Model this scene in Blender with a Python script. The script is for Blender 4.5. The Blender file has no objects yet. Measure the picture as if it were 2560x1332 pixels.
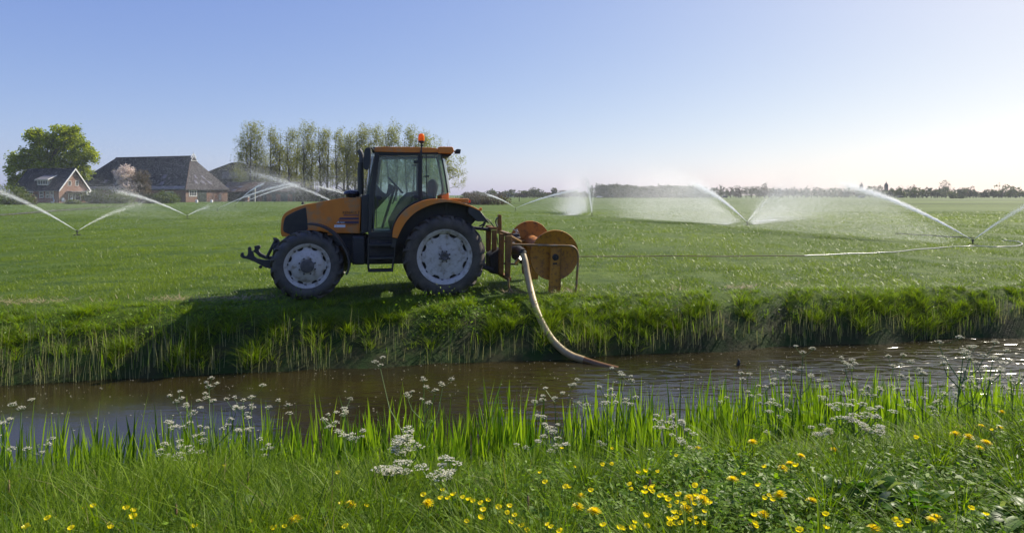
import bpy, bmesh, math, random
import numpy as np
from mathutils import Vector, Matrix, Euler

SC = bpy.context.scene
COL = SC.collection
rng = np.random.default_rng(7)
random.seed(7)
PI = math.pi
F = 1600.0          # focal length in pixels of the 2560 px wide photograph
HC = 1.95           # eye height above the field
HZ = 488.0          # pixel row of the horizon


# ------------------------------------------------------------------ helpers
def X_at(px, Y):
    return (px - 1280.0) / F * Y


def Z_at(py, Y):
    return HC - (py - HZ) / F * Y


def mesh_np(verts, polys):
    """verts (N,3); polys: list of index arrays (k,n)."""
    me = bpy.data.meshes.new('mesh')
    verts = np.asarray(verts, dtype=np.float32)
    me.vertices.add(len(verts))
    me.vertices.foreach_set('co', verts.ravel())
    loops, starts, tot = [], [], 0
    for f in polys:
        f = np.asarray(f, dtype=np.int32)
        if not len(f):
            continue
        k, n = f.shape
        loops.append(f.ravel())
        starts.append(tot + np.arange(k) * n)
        tot += k * n
    lv = np.concatenate(loops)
    st = np.concatenate(starts)
    me.loops.add(len(lv))
    me.loops.foreach_set('vertex_index', lv)
    me.polygons.add(len(st))
    me.polygons.foreach_set('loop_start', st.astype(np.int32))
    me.update(calc_edges=True)
    me.validate()
    return me


def link(name, me, mat=None, parent=None):
    o = bpy.data.objects.new(name, me)
    COL.objects.link(o)
    if mat is not None:
        for m in (mat if isinstance(mat, (list, tuple)) else [mat]):
            me.materials.append(m)
    if parent is not None:
        o.parent = parent
    return o


def set_attr(me, name, vals):
    a = me.attributes.new(name, 'FLOAT', 'POINT')
    a.data.foreach_set('value', np.asarray(vals, dtype=np.float32))


def tag(o, label=None, cat=None, group=None, kind=None):
    if label: o['label'] = label
    if cat: o['category'] = cat
    if group: o['group'] = group
    if kind: o['kind'] = kind
    return o


def thing(name, label, cat, loc=(0, 0, 0), rz=0.0, group=None):
    o = bpy.data.objects.new(name, None)
    COL.objects.link(o)
    o.location = loc
    o.rotation_euler = (0, 0, rz)
    o.empty_display_size = 0.1
    return tag(o, label, cat, group)


class MB:
    """collects shapes into ONE mesh"""

    def __init__(self):
        self.v = []
        self.f = []

    def add(self, vs, fs):
        b = len(self.v)
        self.v.extend([tuple(x) for x in vs])
        self.f.extend([tuple(i + b for i in f) for f in fs])
        return self

    def box(self, c, s, rot=None):
        x, y, z = (d / 2 for d in s)
        vs = [Vector((i * x, j * y, k * z)) for i in (-1, 1) for j in (-1, 1) for k in (-1, 1)]
        if rot is not None:
            R = rot if isinstance(rot, Matrix) else Euler(rot).to_matrix()
            vs = [R @ v for v in vs]
        vs = [v + Vector(c) for v in vs]
        return self.add(vs, [(0, 1, 3, 2), (4, 6, 7, 5), (0, 4, 5, 1), (2, 3, 7, 6), (0, 2, 6, 4), (1, 5, 7, 3)])

    def box2(self, a, b):
        return self.box([(a[i] + b[i]) / 2 for i in range(3)], [abs(b[i] - a[i]) for i in range(3)])

    def prism(self, pts, t0, t1, axis=1):
        """polygon of (s,z) extruded along axis (1: y)."""
        n = len(pts)
        vs = []
        for t in (t0, t1):
            for p in pts:
                if axis == 1: vs.append((p[0], t, p[1]))
                elif axis == 2: vs.append((p[0], p[1], t))
                else: vs.append((t, p[0], p[1]))
        fs = [tuple(range(n)), tuple(range(2 * n - 1, n - 1, -1))]
        for i in range(n):
            j = (i + 1) % n
            fs.append((i, i + n, j + n, j))
        return self.add(vs, fs)

    def tube(self, pts, r, n=8, cap=True):
        P = [Vector(p) for p in pts]
        k = len(P)
        R = r if isinstance(r, (list, tuple, np.ndarray)) else [r] * k
        T = []
        for i in range(k):
            t = (P[min(i + 1, k - 1)] - P[max(i - 1, 0)])
            T.append(t.normalized() if t.length > 1e-9 else Vector((0, 0, 1)))
        u = T[0].orthogonal().normalized()
        vs, fs = [], []
        for i in range(k):
            u = (u - T[i] * u.dot(T[i]))
            u = u.normalized() if u.length > 1e-6 else T[i].orthogonal().normalized()
            w = T[i].cross(u)
            for a in range(n):
                an = 2 * PI * a / n
                vs.append(P[i] + (u * math.cos(an) + w * math.sin(an)) * R[i])
        for i in range(k - 1):
            for a in range(n):
                b = (a + 1) % n
                fs.append((i * n + a, i * n + b, i * n + n + b, i * n + n + a))
        if cap:
            fs.append(tuple(range(n - 1, -1, -1)))
            fs.append(tuple((k - 1) * n + a for a in range(n)))
        return self.add(vs, fs)

    def lathe(self, prof, n=32, c=(0, 0, 0), axis='y', ph=0.0):
        """prof: list of (r, h); revolve around axis through c."""
        vs, fs = [], []
        m = len(prof)
        for i in range(n):
            a = 2 * PI * i / n + ph
            ca, sa = math.cos(a), math.sin(a)
            for r, h in prof:
                if axis == 'y': p = (c[0] + r * ca, c[1] + h, c[2] + r * sa)
                elif axis == 'z': p = (c[0] + r * ca, c[1] + r * sa, c[2] + h)
                else: p = (c[0] + h, c[1] + r * ca, c[2] + r * sa)
                vs.append(p)
        for i in range(n):
            j = (i + 1) % n
            for k in range(m - 1):
                fs.append((i * m + k, j * m + k, j * m + k + 1, i * m + k + 1))
        return self.add(vs, fs)

    def build(self, name, mat, parent=None, smooth=None, bevel=None, seg=2):
        me = bpy.data.meshes.new(name)
        me.from_pydata(self.v, [], self.f)
        bm = bmesh.new()
        bm.from_mesh(me)
        bmesh.ops.remove_doubles(bm, verts=bm.verts, dist=1e-5)
        bmesh.ops.recalc_face_normals(bm, faces=bm.faces)
        bm.to_mesh(me)
        bm.free()
        o = link(name, me, mat, parent)
        if smooth is not None:
            me.polygons.foreach_set('use_smooth', [True] * len(me.polygons))
            me.set_sharp_from_angle(angle=math.radians(smooth))
        if bevel:
            md = o.modifiers.new('bevel', 'BEVEL')
            md.width = bevel
            md.segments = seg
            md.limit_method = 'ANGLE'
            md.angle_limit = math.radians(35)
            me.polygons.foreach_set('use_smooth', [True] * len(me.polygons))
            md.harden_normals = True
        return o


# ------------------------------------------------------------------ materials
def new_mat(name):
    m = bpy.data.materials.new(name)
    m.use_nodes = True
    nt = m.node_tree
    bs = nt.nodes['Principled BSDF']
    return m, nt, bs


def N(nt, typ, **kw):
    n = nt.nodes.new(typ)
    for k, v in kw.items():
        if k.startswith('_'):
            setattr(n, k[1:], v)
        else:
            n.inputs[k].default_value = v
    return n


def rgba(c):
    return (c[0], c[1], c[2], 1.0)


def noise_mix(nt, c1, c2, scale, detail=6, lo=.4, hi=.6, coord='Object', stretch=None, w=None):
    tc = N(nt, 'ShaderNodeTexCoord')
    src = tc.outputs[coord]
    if stretch:
        mp = N(nt, 'ShaderNodeMapping', Scale=stretch)
        nt.links.new(src, mp.inputs['Vector'])
        src = mp.outputs[0]
    no = N(nt, 'ShaderNodeTexNoise', Scale=scale, Detail=detail, Roughness=.6)
    nt.links.new(src, no.inputs['Vector'])
    mr = N(nt, 'ShaderNodeMapRange')
    mr.inputs[1].default_value = lo
    mr.inputs[2].default_value = hi
    nt.links.new(no.outputs[0], mr.inputs[0])
    mx = N(nt, 'ShaderNodeMix', _data_type='RGBA')
    nt.links.new(mr.outputs[0], mx.inputs[0])
    for i, c in ((6, c1), (7, c2)):
        if isinstance(c, bpy.types.NodeSocket):
            nt.links.new(c, mx.inputs[i])
        else:
            mx.inputs[i].default_value = rgba(c)
    return mx.outputs[2], no, mr


def paint(name, c, c2=None, rough=.45, metal=0.0, scale=4.0, lo=.45, hi=.7, bump=.0, spec=.5, c3=None, rscale=12):
    m, nt, bs = new_mat(name)
    c2 = c2 or tuple(x * .8 for x in c)
    out, no, mr = noise_mix(nt, c, c2, scale, lo=lo, hi=hi)
    if c3 is not None:
        out, _, _ = noise_mix(nt, out, c3, rscale, lo=.5, hi=.68, detail=10)
    nt.links.new(out, bs.inputs['Base Color'])
    bs.inputs['Roughness'].default_value = rough
    bs.inputs['Metallic'].default_value = metal
    bs.inputs['Specular IOR Level'].default_value = spec
    rr = N(nt, 'ShaderNodeMapRange')
    rr.inputs[3].default_value = max(.05, rough - .12)
    rr.inputs[4].default_value = min(1, rough + .18)
    nt.links.new(no.outputs[0], rr.inputs[0])
    nt.links.new(rr.outputs[0], bs.inputs['Roughness'])
    if bump:
        b = N(nt, 'ShaderNodeBump', Strength=bump, Distance=.01)
        n2 = N(nt, 'ShaderNodeTexNoise', Scale=scale * 12, Detail=4)
        tc = N(nt, 'ShaderNodeTexCoord')
        nt.links.new(tc.outputs['Object'], n2.inputs['Vector'])
        nt.links.new(n2.outputs[0], b.inputs['Height'])
        nt.links.new(b.outputs[0], bs.inputs['Normal'])
    return m


def leafy(name, ca, cb, trans=(.3, .5, .05), tw=.45, rough=.45, spec=.4, cc=None):
    """thin leaf: diffuse + gloss mixed with translucency, hue varied by the per-leaf 'tint' attribute"""
    m, nt, bs = new_mat(name)
    at = N(nt, 'ShaderNodeAttribute', _attribute_name='tint')
    cr = N(nt, 'ShaderNodeValToRGB')
    cr.color_ramp.elements[0].color = rgba(ca)
    cr.color_ramp.elements[1].color = rgba(cb)
    if cc:
        e = cr.color_ramp.elements.new(.93)
        e.color = rgba(cb)
        cr.color_ramp.elements[-1].color = rgba(cc)
    nt.links.new(at.outputs['Fac'], cr.inputs[0])
    nt.links.new(cr.outputs[0], bs.inputs['Base Color'])
    bs.inputs['Roughness'].default_value = rough
    bs.inputs['Specular IOR Level'].default_value = spec
    tr = N(nt, 'ShaderNodeBsdfTranslucent')
    mul = N(nt, 'ShaderNodeMix', _data_type='RGBA', _blend_type='MULTIPLY')
    mul.inputs[0].default_value = 1
    nt.links.new(cr.outputs[0], mul.inputs[6])
    mul.inputs[7].default_value = rgba(trans)
    nt.links.new(mul.outputs[2], tr.inputs['Color'])
    mx = N(nt, 'ShaderNodeMixShader')
    mx.inputs[0].default_value = tw
    nt.links.new(bs.outputs[0], mx.inputs[1])
    nt.links.new(tr.outputs[0], mx.inputs[2])
    nt.links.new(mx.outputs[0], nt.nodes['Material Output'].inputs['Surface'])
    return m


M = {}
M['orange'] = paint('orange_paint', (.68, .21, .016), (.56, .165, .016), rough=.42, scale=2.5, c3=(.36, .22, .11), rscale=3.2, bump=.04)
M['black'] = paint('black_plastic', (.024, .025, .029), (.045, .044, .043), rough=.5, scale=5)
M['frame'] = paint('cab_frame_black', (.020, .021, .025), (.034, .034, .036), rough=.38, scale=5)
M['iron'] = paint('dusty_cast_iron', (.04, .04, .042), (.08, .075, .066), rough=.75, scale=6, bump=.3)
M['glossblack'] = paint('gloss_black', (.012, .013, .018), (.02, .02, .025), rough=.18, scale=5)
M['rubber'] = paint('dusty_rubber', (.066, .058, .05), (.125, .11, .09), rough=.9, scale=5, lo=.35, hi=.7, bump=.25, spec=.25)
M['wetrubber'] = paint('wet_rubber', (.04, .037, .035), (.10, .09, .078), rough=.6, scale=5, lo=.35, hi=.7, bump=.25, spec=.6)
M['rim'] = paint('white_rim_paint', (.52, .49, .46), (.43, .40, .36), rough=.55, scale=6, c3=(.24, .20, .15), rscale=9)
M['rimdark'] = paint('rim_barrel', (.06, .058, .055), (.1, .09, .08), rough=.7)
M['hub'] = paint('hub_grey', (.07, .068, .068), (.13, .12, .11), rough=.6, scale=12)
M['mustard'] = paint('mustard_paint', (.42, .19, .018), (.33, .14, .016), rough=.5, scale=3, c3=(.15, .07, .025), rscale=14, bump=.1)
M['rustorange'] = paint('rusty_orange', (.45, .16, .02), (.34, .12, .02), rough=.6, scale=3, c3=(.07, .035, .02), rscale=5, bump=.2)
M['rustframe'] = paint('worn_yellow_frame', (.24, .115, .022), (.15, .07, .025), rough=.65, scale=6, c3=(.07, .035, .02), rscale=10, bump=.3)
M['rail'] = paint('worn_rail', (.26, .15, .04), (.17, .10, .05), rough=.45, scale=8, c3=(.2, .17, .14), rscale=10, metal=.1)
M['hose'] = paint('beige_hose', (.42, .31, .15), (.32, .235, .11), rough=.42, scale=10, bump=.05)
M['wethose'] = paint('wet_brown_hose', (.19, .095, .025), (.13, .065, .018), rough=.3, scale=6)
M['metal'] = paint('bare_metal', (.5, .5, .5), (.35, .34, .33), rough=.3, metal=.9)
M['seat'] = paint('seat_cloth', (.03, .034, .045), (.05, .05, .055), rough=.9, scale=20)
M['decal'] = paint('dark_violet_decal', (.075, .035, .075), (.09, .05, .08), rough=.45)
M['decaltxt'] = paint('black_decal', (.06, .022, .012), rough=.45)
M['white'] = paint('white_paint', (.75, .75, .74), (.66, .65, .63), rough=.5)
M['whitetxt'] = paint('white_sticker', (.78, .78, .8), (.7, .7, .72), rough=.5)
M['blackplate'] = paint('scuffed_black', (.02, .018, .016), (.05, .045, .04), rough=.7, scale=20)


def amber(name, c, em=0.0):
    m, nt, bs = new_mat(name)
    bs.inputs['Base Color'].default_value = rgba(c)
    bs.inputs['Roughness'].default_value = .27
    tr = N(nt, 'ShaderNodeBsdfTranslucent')
    tr.inputs[0].default_value = rgba(c)
    mx = N(nt, 'ShaderNodeMixShader')
    mx.inputs[0].default_value = .55
    nt.links.new(bs.outputs[0], mx.inputs[1])
    nt.links.new(tr.outputs[0], mx.inputs[2])
    nt.links.new(mx.outputs[0], nt.nodes['Material Output'].inputs['Surface'])
    return m


M['amber'] = amber('amber_lens', (.95, .30, .01))
M['red'] = amber('red_lens', (.6, .03, .01))


def glass(name, tint, dust=.1, dustc=(.5, .55, .52), ior=1.5):
    m, nt, bs = new_mat(name)
    nt.nodes.remove(bs)
    tp = N(nt, 'ShaderNodeBsdfTransparent')
    tp.inputs[0].default_value = rgba(tint)
    gl = N(nt, 'ShaderNodeBsdfGlossy')
    gl.inputs['Roughness'].default_value = .03
    fr = N(nt, 'ShaderNodeFresnel')
    fr.inputs[0].default_value = ior
    mx = N(nt, 'ShaderNodeMixShader')
    nt.links.new(fr.outputs[0], mx.inputs[0])
    nt.links.new(tp.outputs[0], mx.inputs[1])
    nt.links.new(gl.outputs[0], mx.inputs[2])
    df = N(nt, 'ShaderNodeBsdfDiffuse')
    df.inputs[0].default_value = rgba(dustc)
    tl = N(nt, 'ShaderNodeBsdfTranslucent')
    tl.inputs[0].default_value = rgba(dustc)
    ad = N(nt, 'ShaderNodeMixShader')
    ad.inputs[0].default_value = .5
    nt.links.new(df.outputs[0], ad.inputs[1])
    nt.links.new(tl.outputs[0], ad.inputs[2])
    m2 = N(nt, 'ShaderNodeMixShader')
    _, no, mr = noise_mix(nt, (0, 0, 0), (1, 1, 1), 2.5, lo=.3, hi=.75)
    mr.inputs[3].default_value = dust * .5
    mr.inputs[4].default_value = dust * 1.4
    nt.links.new(mr.outputs[0], m2.inputs[0])
    nt.links.new(mx.outputs[0], m2.inputs[1])
    nt.links.new(ad.outputs[0], m2.inputs[2])
    nt.links.new(m2.outputs[0], nt.nodes['Material Output'].inputs['Surface'])
    return m


M['glass'] = glass('cab_glass', (.85, .93, .89), .15, (.55, .62, .58))
M['wglass'] = paint('dark_window_glass', (.03, .035, .04), (.05, .055, .06), rough=.08, spec=.8)


# ------------------------------------------------------------------ terrain
BF = math.radians(11.0)     # direction of the ditch, far bank
BN = math.radians(7.0)      # near bank
_ph = rng.uniform(0, 6.28, (24, 3))
_fr = rng.normal(0, 1, (24, 2))


def wob(X, Y, f=1.0, k0=0, k1=8):
    s = 0.0
    for i in range(k0, k1):
        s = s + np.sin(f * (X * _fr[i, 0] + Y * _fr[i, 1]) * (1 + .35 * (i - k0)) + _ph[i, 0])
    return s / math.sqrt(k1 - k0)


def uv_far(X, Y):
    return X * math.cos(BF) + Y * math.sin(BF), -X * math.sin(BF) + Y * math.cos(BF)


def vt_edge(u):
    return np.interp(u, [-40, -12, -6.8, -1.5, 2.3, 13.5, 30], [13.2, 12.85, 12.6, 12.15, 11.95, 11.5, 11.4])


VW = 10.72       # far water edge
WZ = -0.85       # water level


def ground_z(X, Y):
    X = np.asarray(X, dtype=float)
    Y = np.asarray(Y, dtype=float)
    u, v = uv_far(X, Y)
    vt = vt_edge(u) + .12 * wob(X, Y, .9, 0, 6)
    v0 = VW - .25 + .1 * wob(X, Y, 1.4, 6, 12)
    q = np.clip((v - v0) / (vt - v0), 0, 1)
    bank = -1.02 + 1.02 * (1 - (1 - q) ** 1.7)
    bank = bank + .045 * wob(X, Y, 3.2, 8, 16) * np.clip(4 * q * (1 - q), 0, 1)
    bank = np.where(v < v0, np.maximum(-1.5, -1.02 + (v - v0) * .8), bank)
    field = bank + .018 * wob(X, Y, .5, 0, 8) * np.clip((v - vt) / 2, 0, 1)
    vn = -X * math.sin(BN) + Y * math.cos(BN)
    vn = vn - .085 * np.clip(X, 0, 5)
    near = np.interp(vn, [-30, 0, 1, 2, 2.6, 3.2, 3.8, 4.6, 5.4, 5.8, 7.2],
                     [1.0, .97, .94, .86, .72, .50, .18, -.32, -.80, -1.02, -1.5])
    near = near + .025 * wob(X, Y, 2.2, 4, 14) * np.clip((6.2 - vn) / 2, 0, 1)
    return np.where(vn < 8.0, near, field)


def make_ground():
    us = np.concatenate([[-4000, -1500, -600, -300, -150, -80, -50, -32], np.arange(-22, 26.01, .3),
                         [34, 50, 80, 150, 300, 600, 1500, 4000]])
    vs = np.concatenate([[-400, -60, -15, -4], np.arange(-1, 8, .25), np.arange(8, 10.2, .5), np.arange(10.3, 14, .12),
                         np.arange(14, 30, .7), [32, 36, 42, 50, 65, 85, 120, 180, 260, 400, 700, 1500, 4500]])
    U, V = np.meshgrid(us, vs, indexing='ij')
    # the ditch bends from the near-bank to the far-bank direction with v
    b = np.interp(V, [4, 9], [BN, BF])
    b = np.where(np.abs(U) > 30, BF, b)
    X = U * np.cos(b) - V * np.sin(b)
    Y = U * np.sin(b) + V * np.cos(b)
    Z = ground_z(X, Y)
    nu, nv = U.shape
    idx = np.arange(nu * nv).reshape(nu, nv)
    q = np.stack([idx[:-1, :-1], idx[1:, :-1], idx[1:, 1:], idx[:-1, 1:]], -1).reshape(-1, 4)
    me = mesh_np(np.stack([X, Y, Z], -1).reshape(-1, 3), [q])
    me.polygons.foreach_set('use_smooth', [True] * len(me.polygons))
    m, nt, bs = new_mat('meadow_soil')
    g, no, mr = noise_mix(nt, (.062, .105, .010), (.11, .16, .017), .35, detail=8, lo=.35, hi=.65)
    g, _, _ = noise_mix(nt, g, (.04, .095, .012), 5.0, detail=8, lo=.5, hi=.75)
    g, _, _ = noise_mix(nt, g, (.036, .072, .008), 1.1, detail=9, lo=.48, hi=.64)
    g, _, _ = noise_mix(nt, g, (.125, .155, .035), 2.3, detail=9, lo=.6, hi=.78)
    g, _, _ = noise_mix(nt, g, (.042, .08, .009), .13, detail=6, lo=.47, hi=.68, stretch=(.5, 1, 1))
    # broad strips of differently grown grass across the meadow
    g, _, _ = noise_mix(nt, g, (.09, .135, .024), .03, detail=3, lo=.45, hi=.6, stretch=(.15, 1, 1))
    # bare straw patches along the bank edge; dark soil on the banks
    tc = N(nt, 'ShaderNodeTexCoord')
    sx = N(nt, 'ShaderNodeSeparateXYZ')
    nt.links.new(tc.outputs['Object'], sx.inputs[0])
    zr = N(nt, 'ShaderNodeMapRange')
    zr.inputs[1].default_value = -.12
    zr.inputs[2].default_value = -.3
    nt.links.new(sx.outputs['Z'], zr.inputs[0])
    soil, _, _ = noise_mix(nt, (.045, .05, .018), (.03, .06, .012), 3.0, lo=.4, hi=.6)
    mx = N(nt, 'ShaderNodeMix', _data_type='RGBA')
    nt.links.new(zr.outputs[0], mx.inputs[0])
    nt.links.new(g, mx.inputs[6])
    nt.links.new(soil, mx.inputs[7])
    nt.links.new(mx.outputs[2], bs.inputs['Base Color'])
    bs.inputs['Roughness'].default_value = .8
    bs.inputs['Specular IOR Level'].default_value = .15
    bp = N(nt, 'ShaderNodeBump', Strength=.7, Distance=.12)
    n2 = N(nt, 'ShaderNodeTexNoise', Scale=7, Detail=8, Roughness=.75)
    nt.links.new(tc.outputs['Object'], n2.inputs['Vector'])
    nt.links.new(n2.outputs[0], bp.inputs['Height'])
    nt.links.new(bp.outputs[0], bs.inputs['Normal'])
    o = link('ground', me, m)
    tag(o, 'green meadow ground with the two sloping banks of a ditch', None, kind='structure')


def make_water():
    b = BF
    c = [(-400, 5.2), (400, 5.2), (400, 11.6), (-400, 11.6)]
    us = np.concatenate([[-400, -60], np.arange(-20, 24, 2.0), [60, 400]])
    V = []
    for u in us:
        for v in (4.4, 12.0):
            V.append((u * math.cos(b) - v * math.sin(b), u * math.sin(b) + v * math.cos(b), WZ))
    q = [(2 * i, 2 * i + 2, 2 * i + 3, 2 * i + 1) for i in range(len(us) - 1)]
    me = mesh_np(V, [np.array(q)])
    m, nt, bs = new_mat('ditch_water')
    out, _, _ = noise_mix(nt, (.027, .021, .007), (.018, .015, .006), .5, lo=.4, hi=.6)
    nt.links.new(out, bs.inputs['Base Color'])
    bs.inputs['Roughness'].default_value = .15
    bs.inputs['IOR'].default_value = 1.45
    tc = N(nt, 'ShaderNodeTexCoord')
    mp = N(nt, 'ShaderNodeMapping', Scale=(.55, 1.5, 1))
    mp.inputs['Rotation'].default_value = (0, 0, math.radians(8))
    nt.links.new(tc.outputs['Object'], mp.inputs[0])
    n1 = N(nt, 'ShaderNodeTexNoise', Scale=4.2, Detail=2.5, Roughness=.45, Distortion=.5)
    nt.links.new(mp.outputs[0], n1.inputs['Vector'])
    n0 = N(nt, 'ShaderNodeTexNoise', Scale=.45, Detail=2)
    nt.links.new(tc.outputs['Object'], n0.inputs['Vector'])
    # ripples stronger where the breeze reaches the water (towards +x), calm by the hose
    sx = N(nt, 'ShaderNodeSeparateXYZ')
    nt.links.new(tc.outputs['Object'], sx.inputs[0])
    mr = N(nt, 'ShaderNodeMapRange')
    mr.inputs[1].default_value = -5
    mr.inputs[2].default_value = 4
    mr.inputs[3].default_value = .16
    mr.inputs[4].default_value = 1.9
    nt.links.new(sx.outputs['X'], mr.inputs[0])
    mu = N(nt, 'ShaderNodeMath', _operation='MULTIPLY')
    nt.links.new(n0.outputs[0], mu.inputs[0])
    nt.links.new(mr.outputs[0], mu.inputs[1])
    bp = N(nt, 'ShaderNodeBump', Distance=.042)
    nt.links.new(mu.outputs[0], bp.inputs['Strength'])
    nt.links.new(n1.outputs[0], bp.inputs['Height'])
    nt.links.new(bp.outputs[0], bs.inputs['Normal'])
    tag(link('water', me, m), 'brown rippled ditch water between the banks', None, kind='structure')
# ------------------------------------------------------------------ vegetation
def blades(P, h, w, az, lean, curve, seg=3, shape=.0, tint=None, twist=0.0):
    """P (N,3) roots; each blade a tapering strip leaning towards az. shape>0: widest in the middle (lance)."""
    n = len(P)
    h = np.broadcast_to(h, n); w = np.broadcast_to(w, n); lean = np.broadcast_to(lean, n); curve = np.broadcast_to(curve, n)
    face = az + PI / 2 + rng.uniform(-.9, .9, n)
    dx, dy = np.cos(az), np.sin(az)
    fx, fy = np.cos(face), np.sin(face)
    V = np.zeros((n, 2 * seg + 1, 3), dtype=np.float32)
    for k in range(seg + 1):
        s = k / seg
        off = h * (lean * s + curve * s * s)
        zz = h * s * (1 - .35 * np.clip(curve, 0, 1) * s * s) * np.sqrt(np.clip(1 - (lean * .7) ** 2, .15, 1))
        cx, cy, cz = P[:, 0] + dx * off, P[:, 1] + dy * off, P[:, 2] + zz
        if k == seg:
            V[:, 2 * seg, 0], V[:, 2 * seg, 1], V[:, 2 * seg, 2] = cx, cy, cz
        else:
            ww = w * .5 * ((1 - s ** 2) if shape == 0 else (.45 + 1.6 * s) * (1 - s) ** .8 * 1.05)
            tw = twist * s
            gx, gy = np.cos(face + tw), np.sin(face + tw)
            V[:, 2 * k, 0], V[:, 2 * k, 1], V[:, 2 * k, 2] = cx - gx * ww, cy - gy * ww, cz
            V[:, 2 * k + 1, 0], V[:, 2 * k + 1, 1], V[:, 2 * k + 1, 2] = cx + gx * ww, cy + gy * ww, cz
    m = 2 * seg + 1
    base = (np.arange(n) * m)[:, None]
    quads = []
    for k in range(seg - 1):
        quads.append(base + np.array([2 * k, 2 * k + 1, 2 * k + 3, 2 * k + 2]))
    tri = base + np.array([2 * seg - 2, 2 * seg - 1, 2 * seg])
    t = rng.uniform(0, 1, n) if tint is None else tint
    return V.reshape(-1, 3), (np.concatenate(quads) if quads else np.zeros((0, 4), int)), tri, np.repeat(t, m)


def merge(parts):
    Vs, Q, T, A, b = [], [], [], [], 0
    for V, q, t, a in parts:
        Vs.append(V); Q.append(q + b); T.append(t + b); A.append(a); b += len(V)
    return np.concatenate(Vs), np.concatenate(Q), np.concatenate(T), np.concatenate(A)


def leaf_object(name, data, mat, parent=None):
    V, q, t, a = data
    me = mesh_np(V, [q, t])
    set_attr(me, 'tint', a)
    return link(name, me, mat, parent)


M['grass'] = leafy('grass_blades', (.034, .082, .006), (.19, .28, .017), trans=(1.5, 1.55, .35), tw=.44, rough=.5, spec=.16, cc=(.20, .19, .08))
M['field'] = leafy('field_grass', (.05, .105, .007), (.19, .26, .018), trans=(1.5, 1.5, .45), tw=.45, rough=.36, spec=.32)
M['bank'] = leafy('bank_grass', (.06, .115, .008), (.22, .32, .018), trans=(1.6, 1.6, .4), tw=.45, rough=.45, spec=.3, cc=(.2, .17, .07))
M['reed'] = leafy('reed_leaf', (.04, .10, .009), (.22, .34, .028), trans=(1.5, 1.5, .4), tw=.5, rough=.4, spec=.4)
M['stem'] = leafy('reed_stem', (.26, .29, .12), (.48, .46, .25), trans=(1.2, 1.2, .7), tw=.35, rough=.5, spec=.3)
M['herb'] = leafy('herb_leaf', (.045, .11, .008), (.19, .31, .02), trans=(1.5, 1.6, .4), tw=.4, rough=.48, spec=.2)
M['dock'] = leafy('dock_leaf', (.035, .095, .010), (.09, .19, .02), trans=(1.4, 1.6, .45), tw=.4, rough=.42, spec=.25, cc=(.25, .27, .2))
M['floret'] = leafy('white_floret', (.62, .60, .46), (.80, .78, .66), trans=(.95, .93, .8), tw=.35, rough=.7, spec=.2)
M['yellow'] = leafy('yellow_petal', (.84, .69, .010), (.90, .80, .02), trans=(1.1, 1.05, .6), tw=.5, rough=.35, spec=.4)
M['straw'] = leafy('straw', (.32, .25, .13), (.42, .35, .2), trans=(.8, .8, .6), tw=.2, rough=.6, spec=.3)
M['greenstem'] = paint('green_stem', (.07, .14, .03), (.10, .17, .05), rough=.5)
M['seedhead'] = paint('brown_seed_head', (.22, .12, .07), (.3, .19, .12), rough=.9, scale=30)


def scatter(n, y0, y1, xw=.86, pad=.4, power=1.0):
    """roots spread so that the picture, not the ground, is evenly covered (density falls with distance)"""
    r = rng.uniform(0, 1, n)
    if abs(power - 1) < 1e-6:
        Y = y0 * (y1 / y0) ** r
    else:
        a = 1 - power
        Y = (y0 ** a + r * (y1 ** a - y0 ** a)) ** (1 / a)
    X = rng.uniform(-1, 1, n) * (xw * Y + pad)
    return X, Y


def near_v(X, Y):
    return -X * math.sin(BN) + Y * math.cos(BN)


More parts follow.
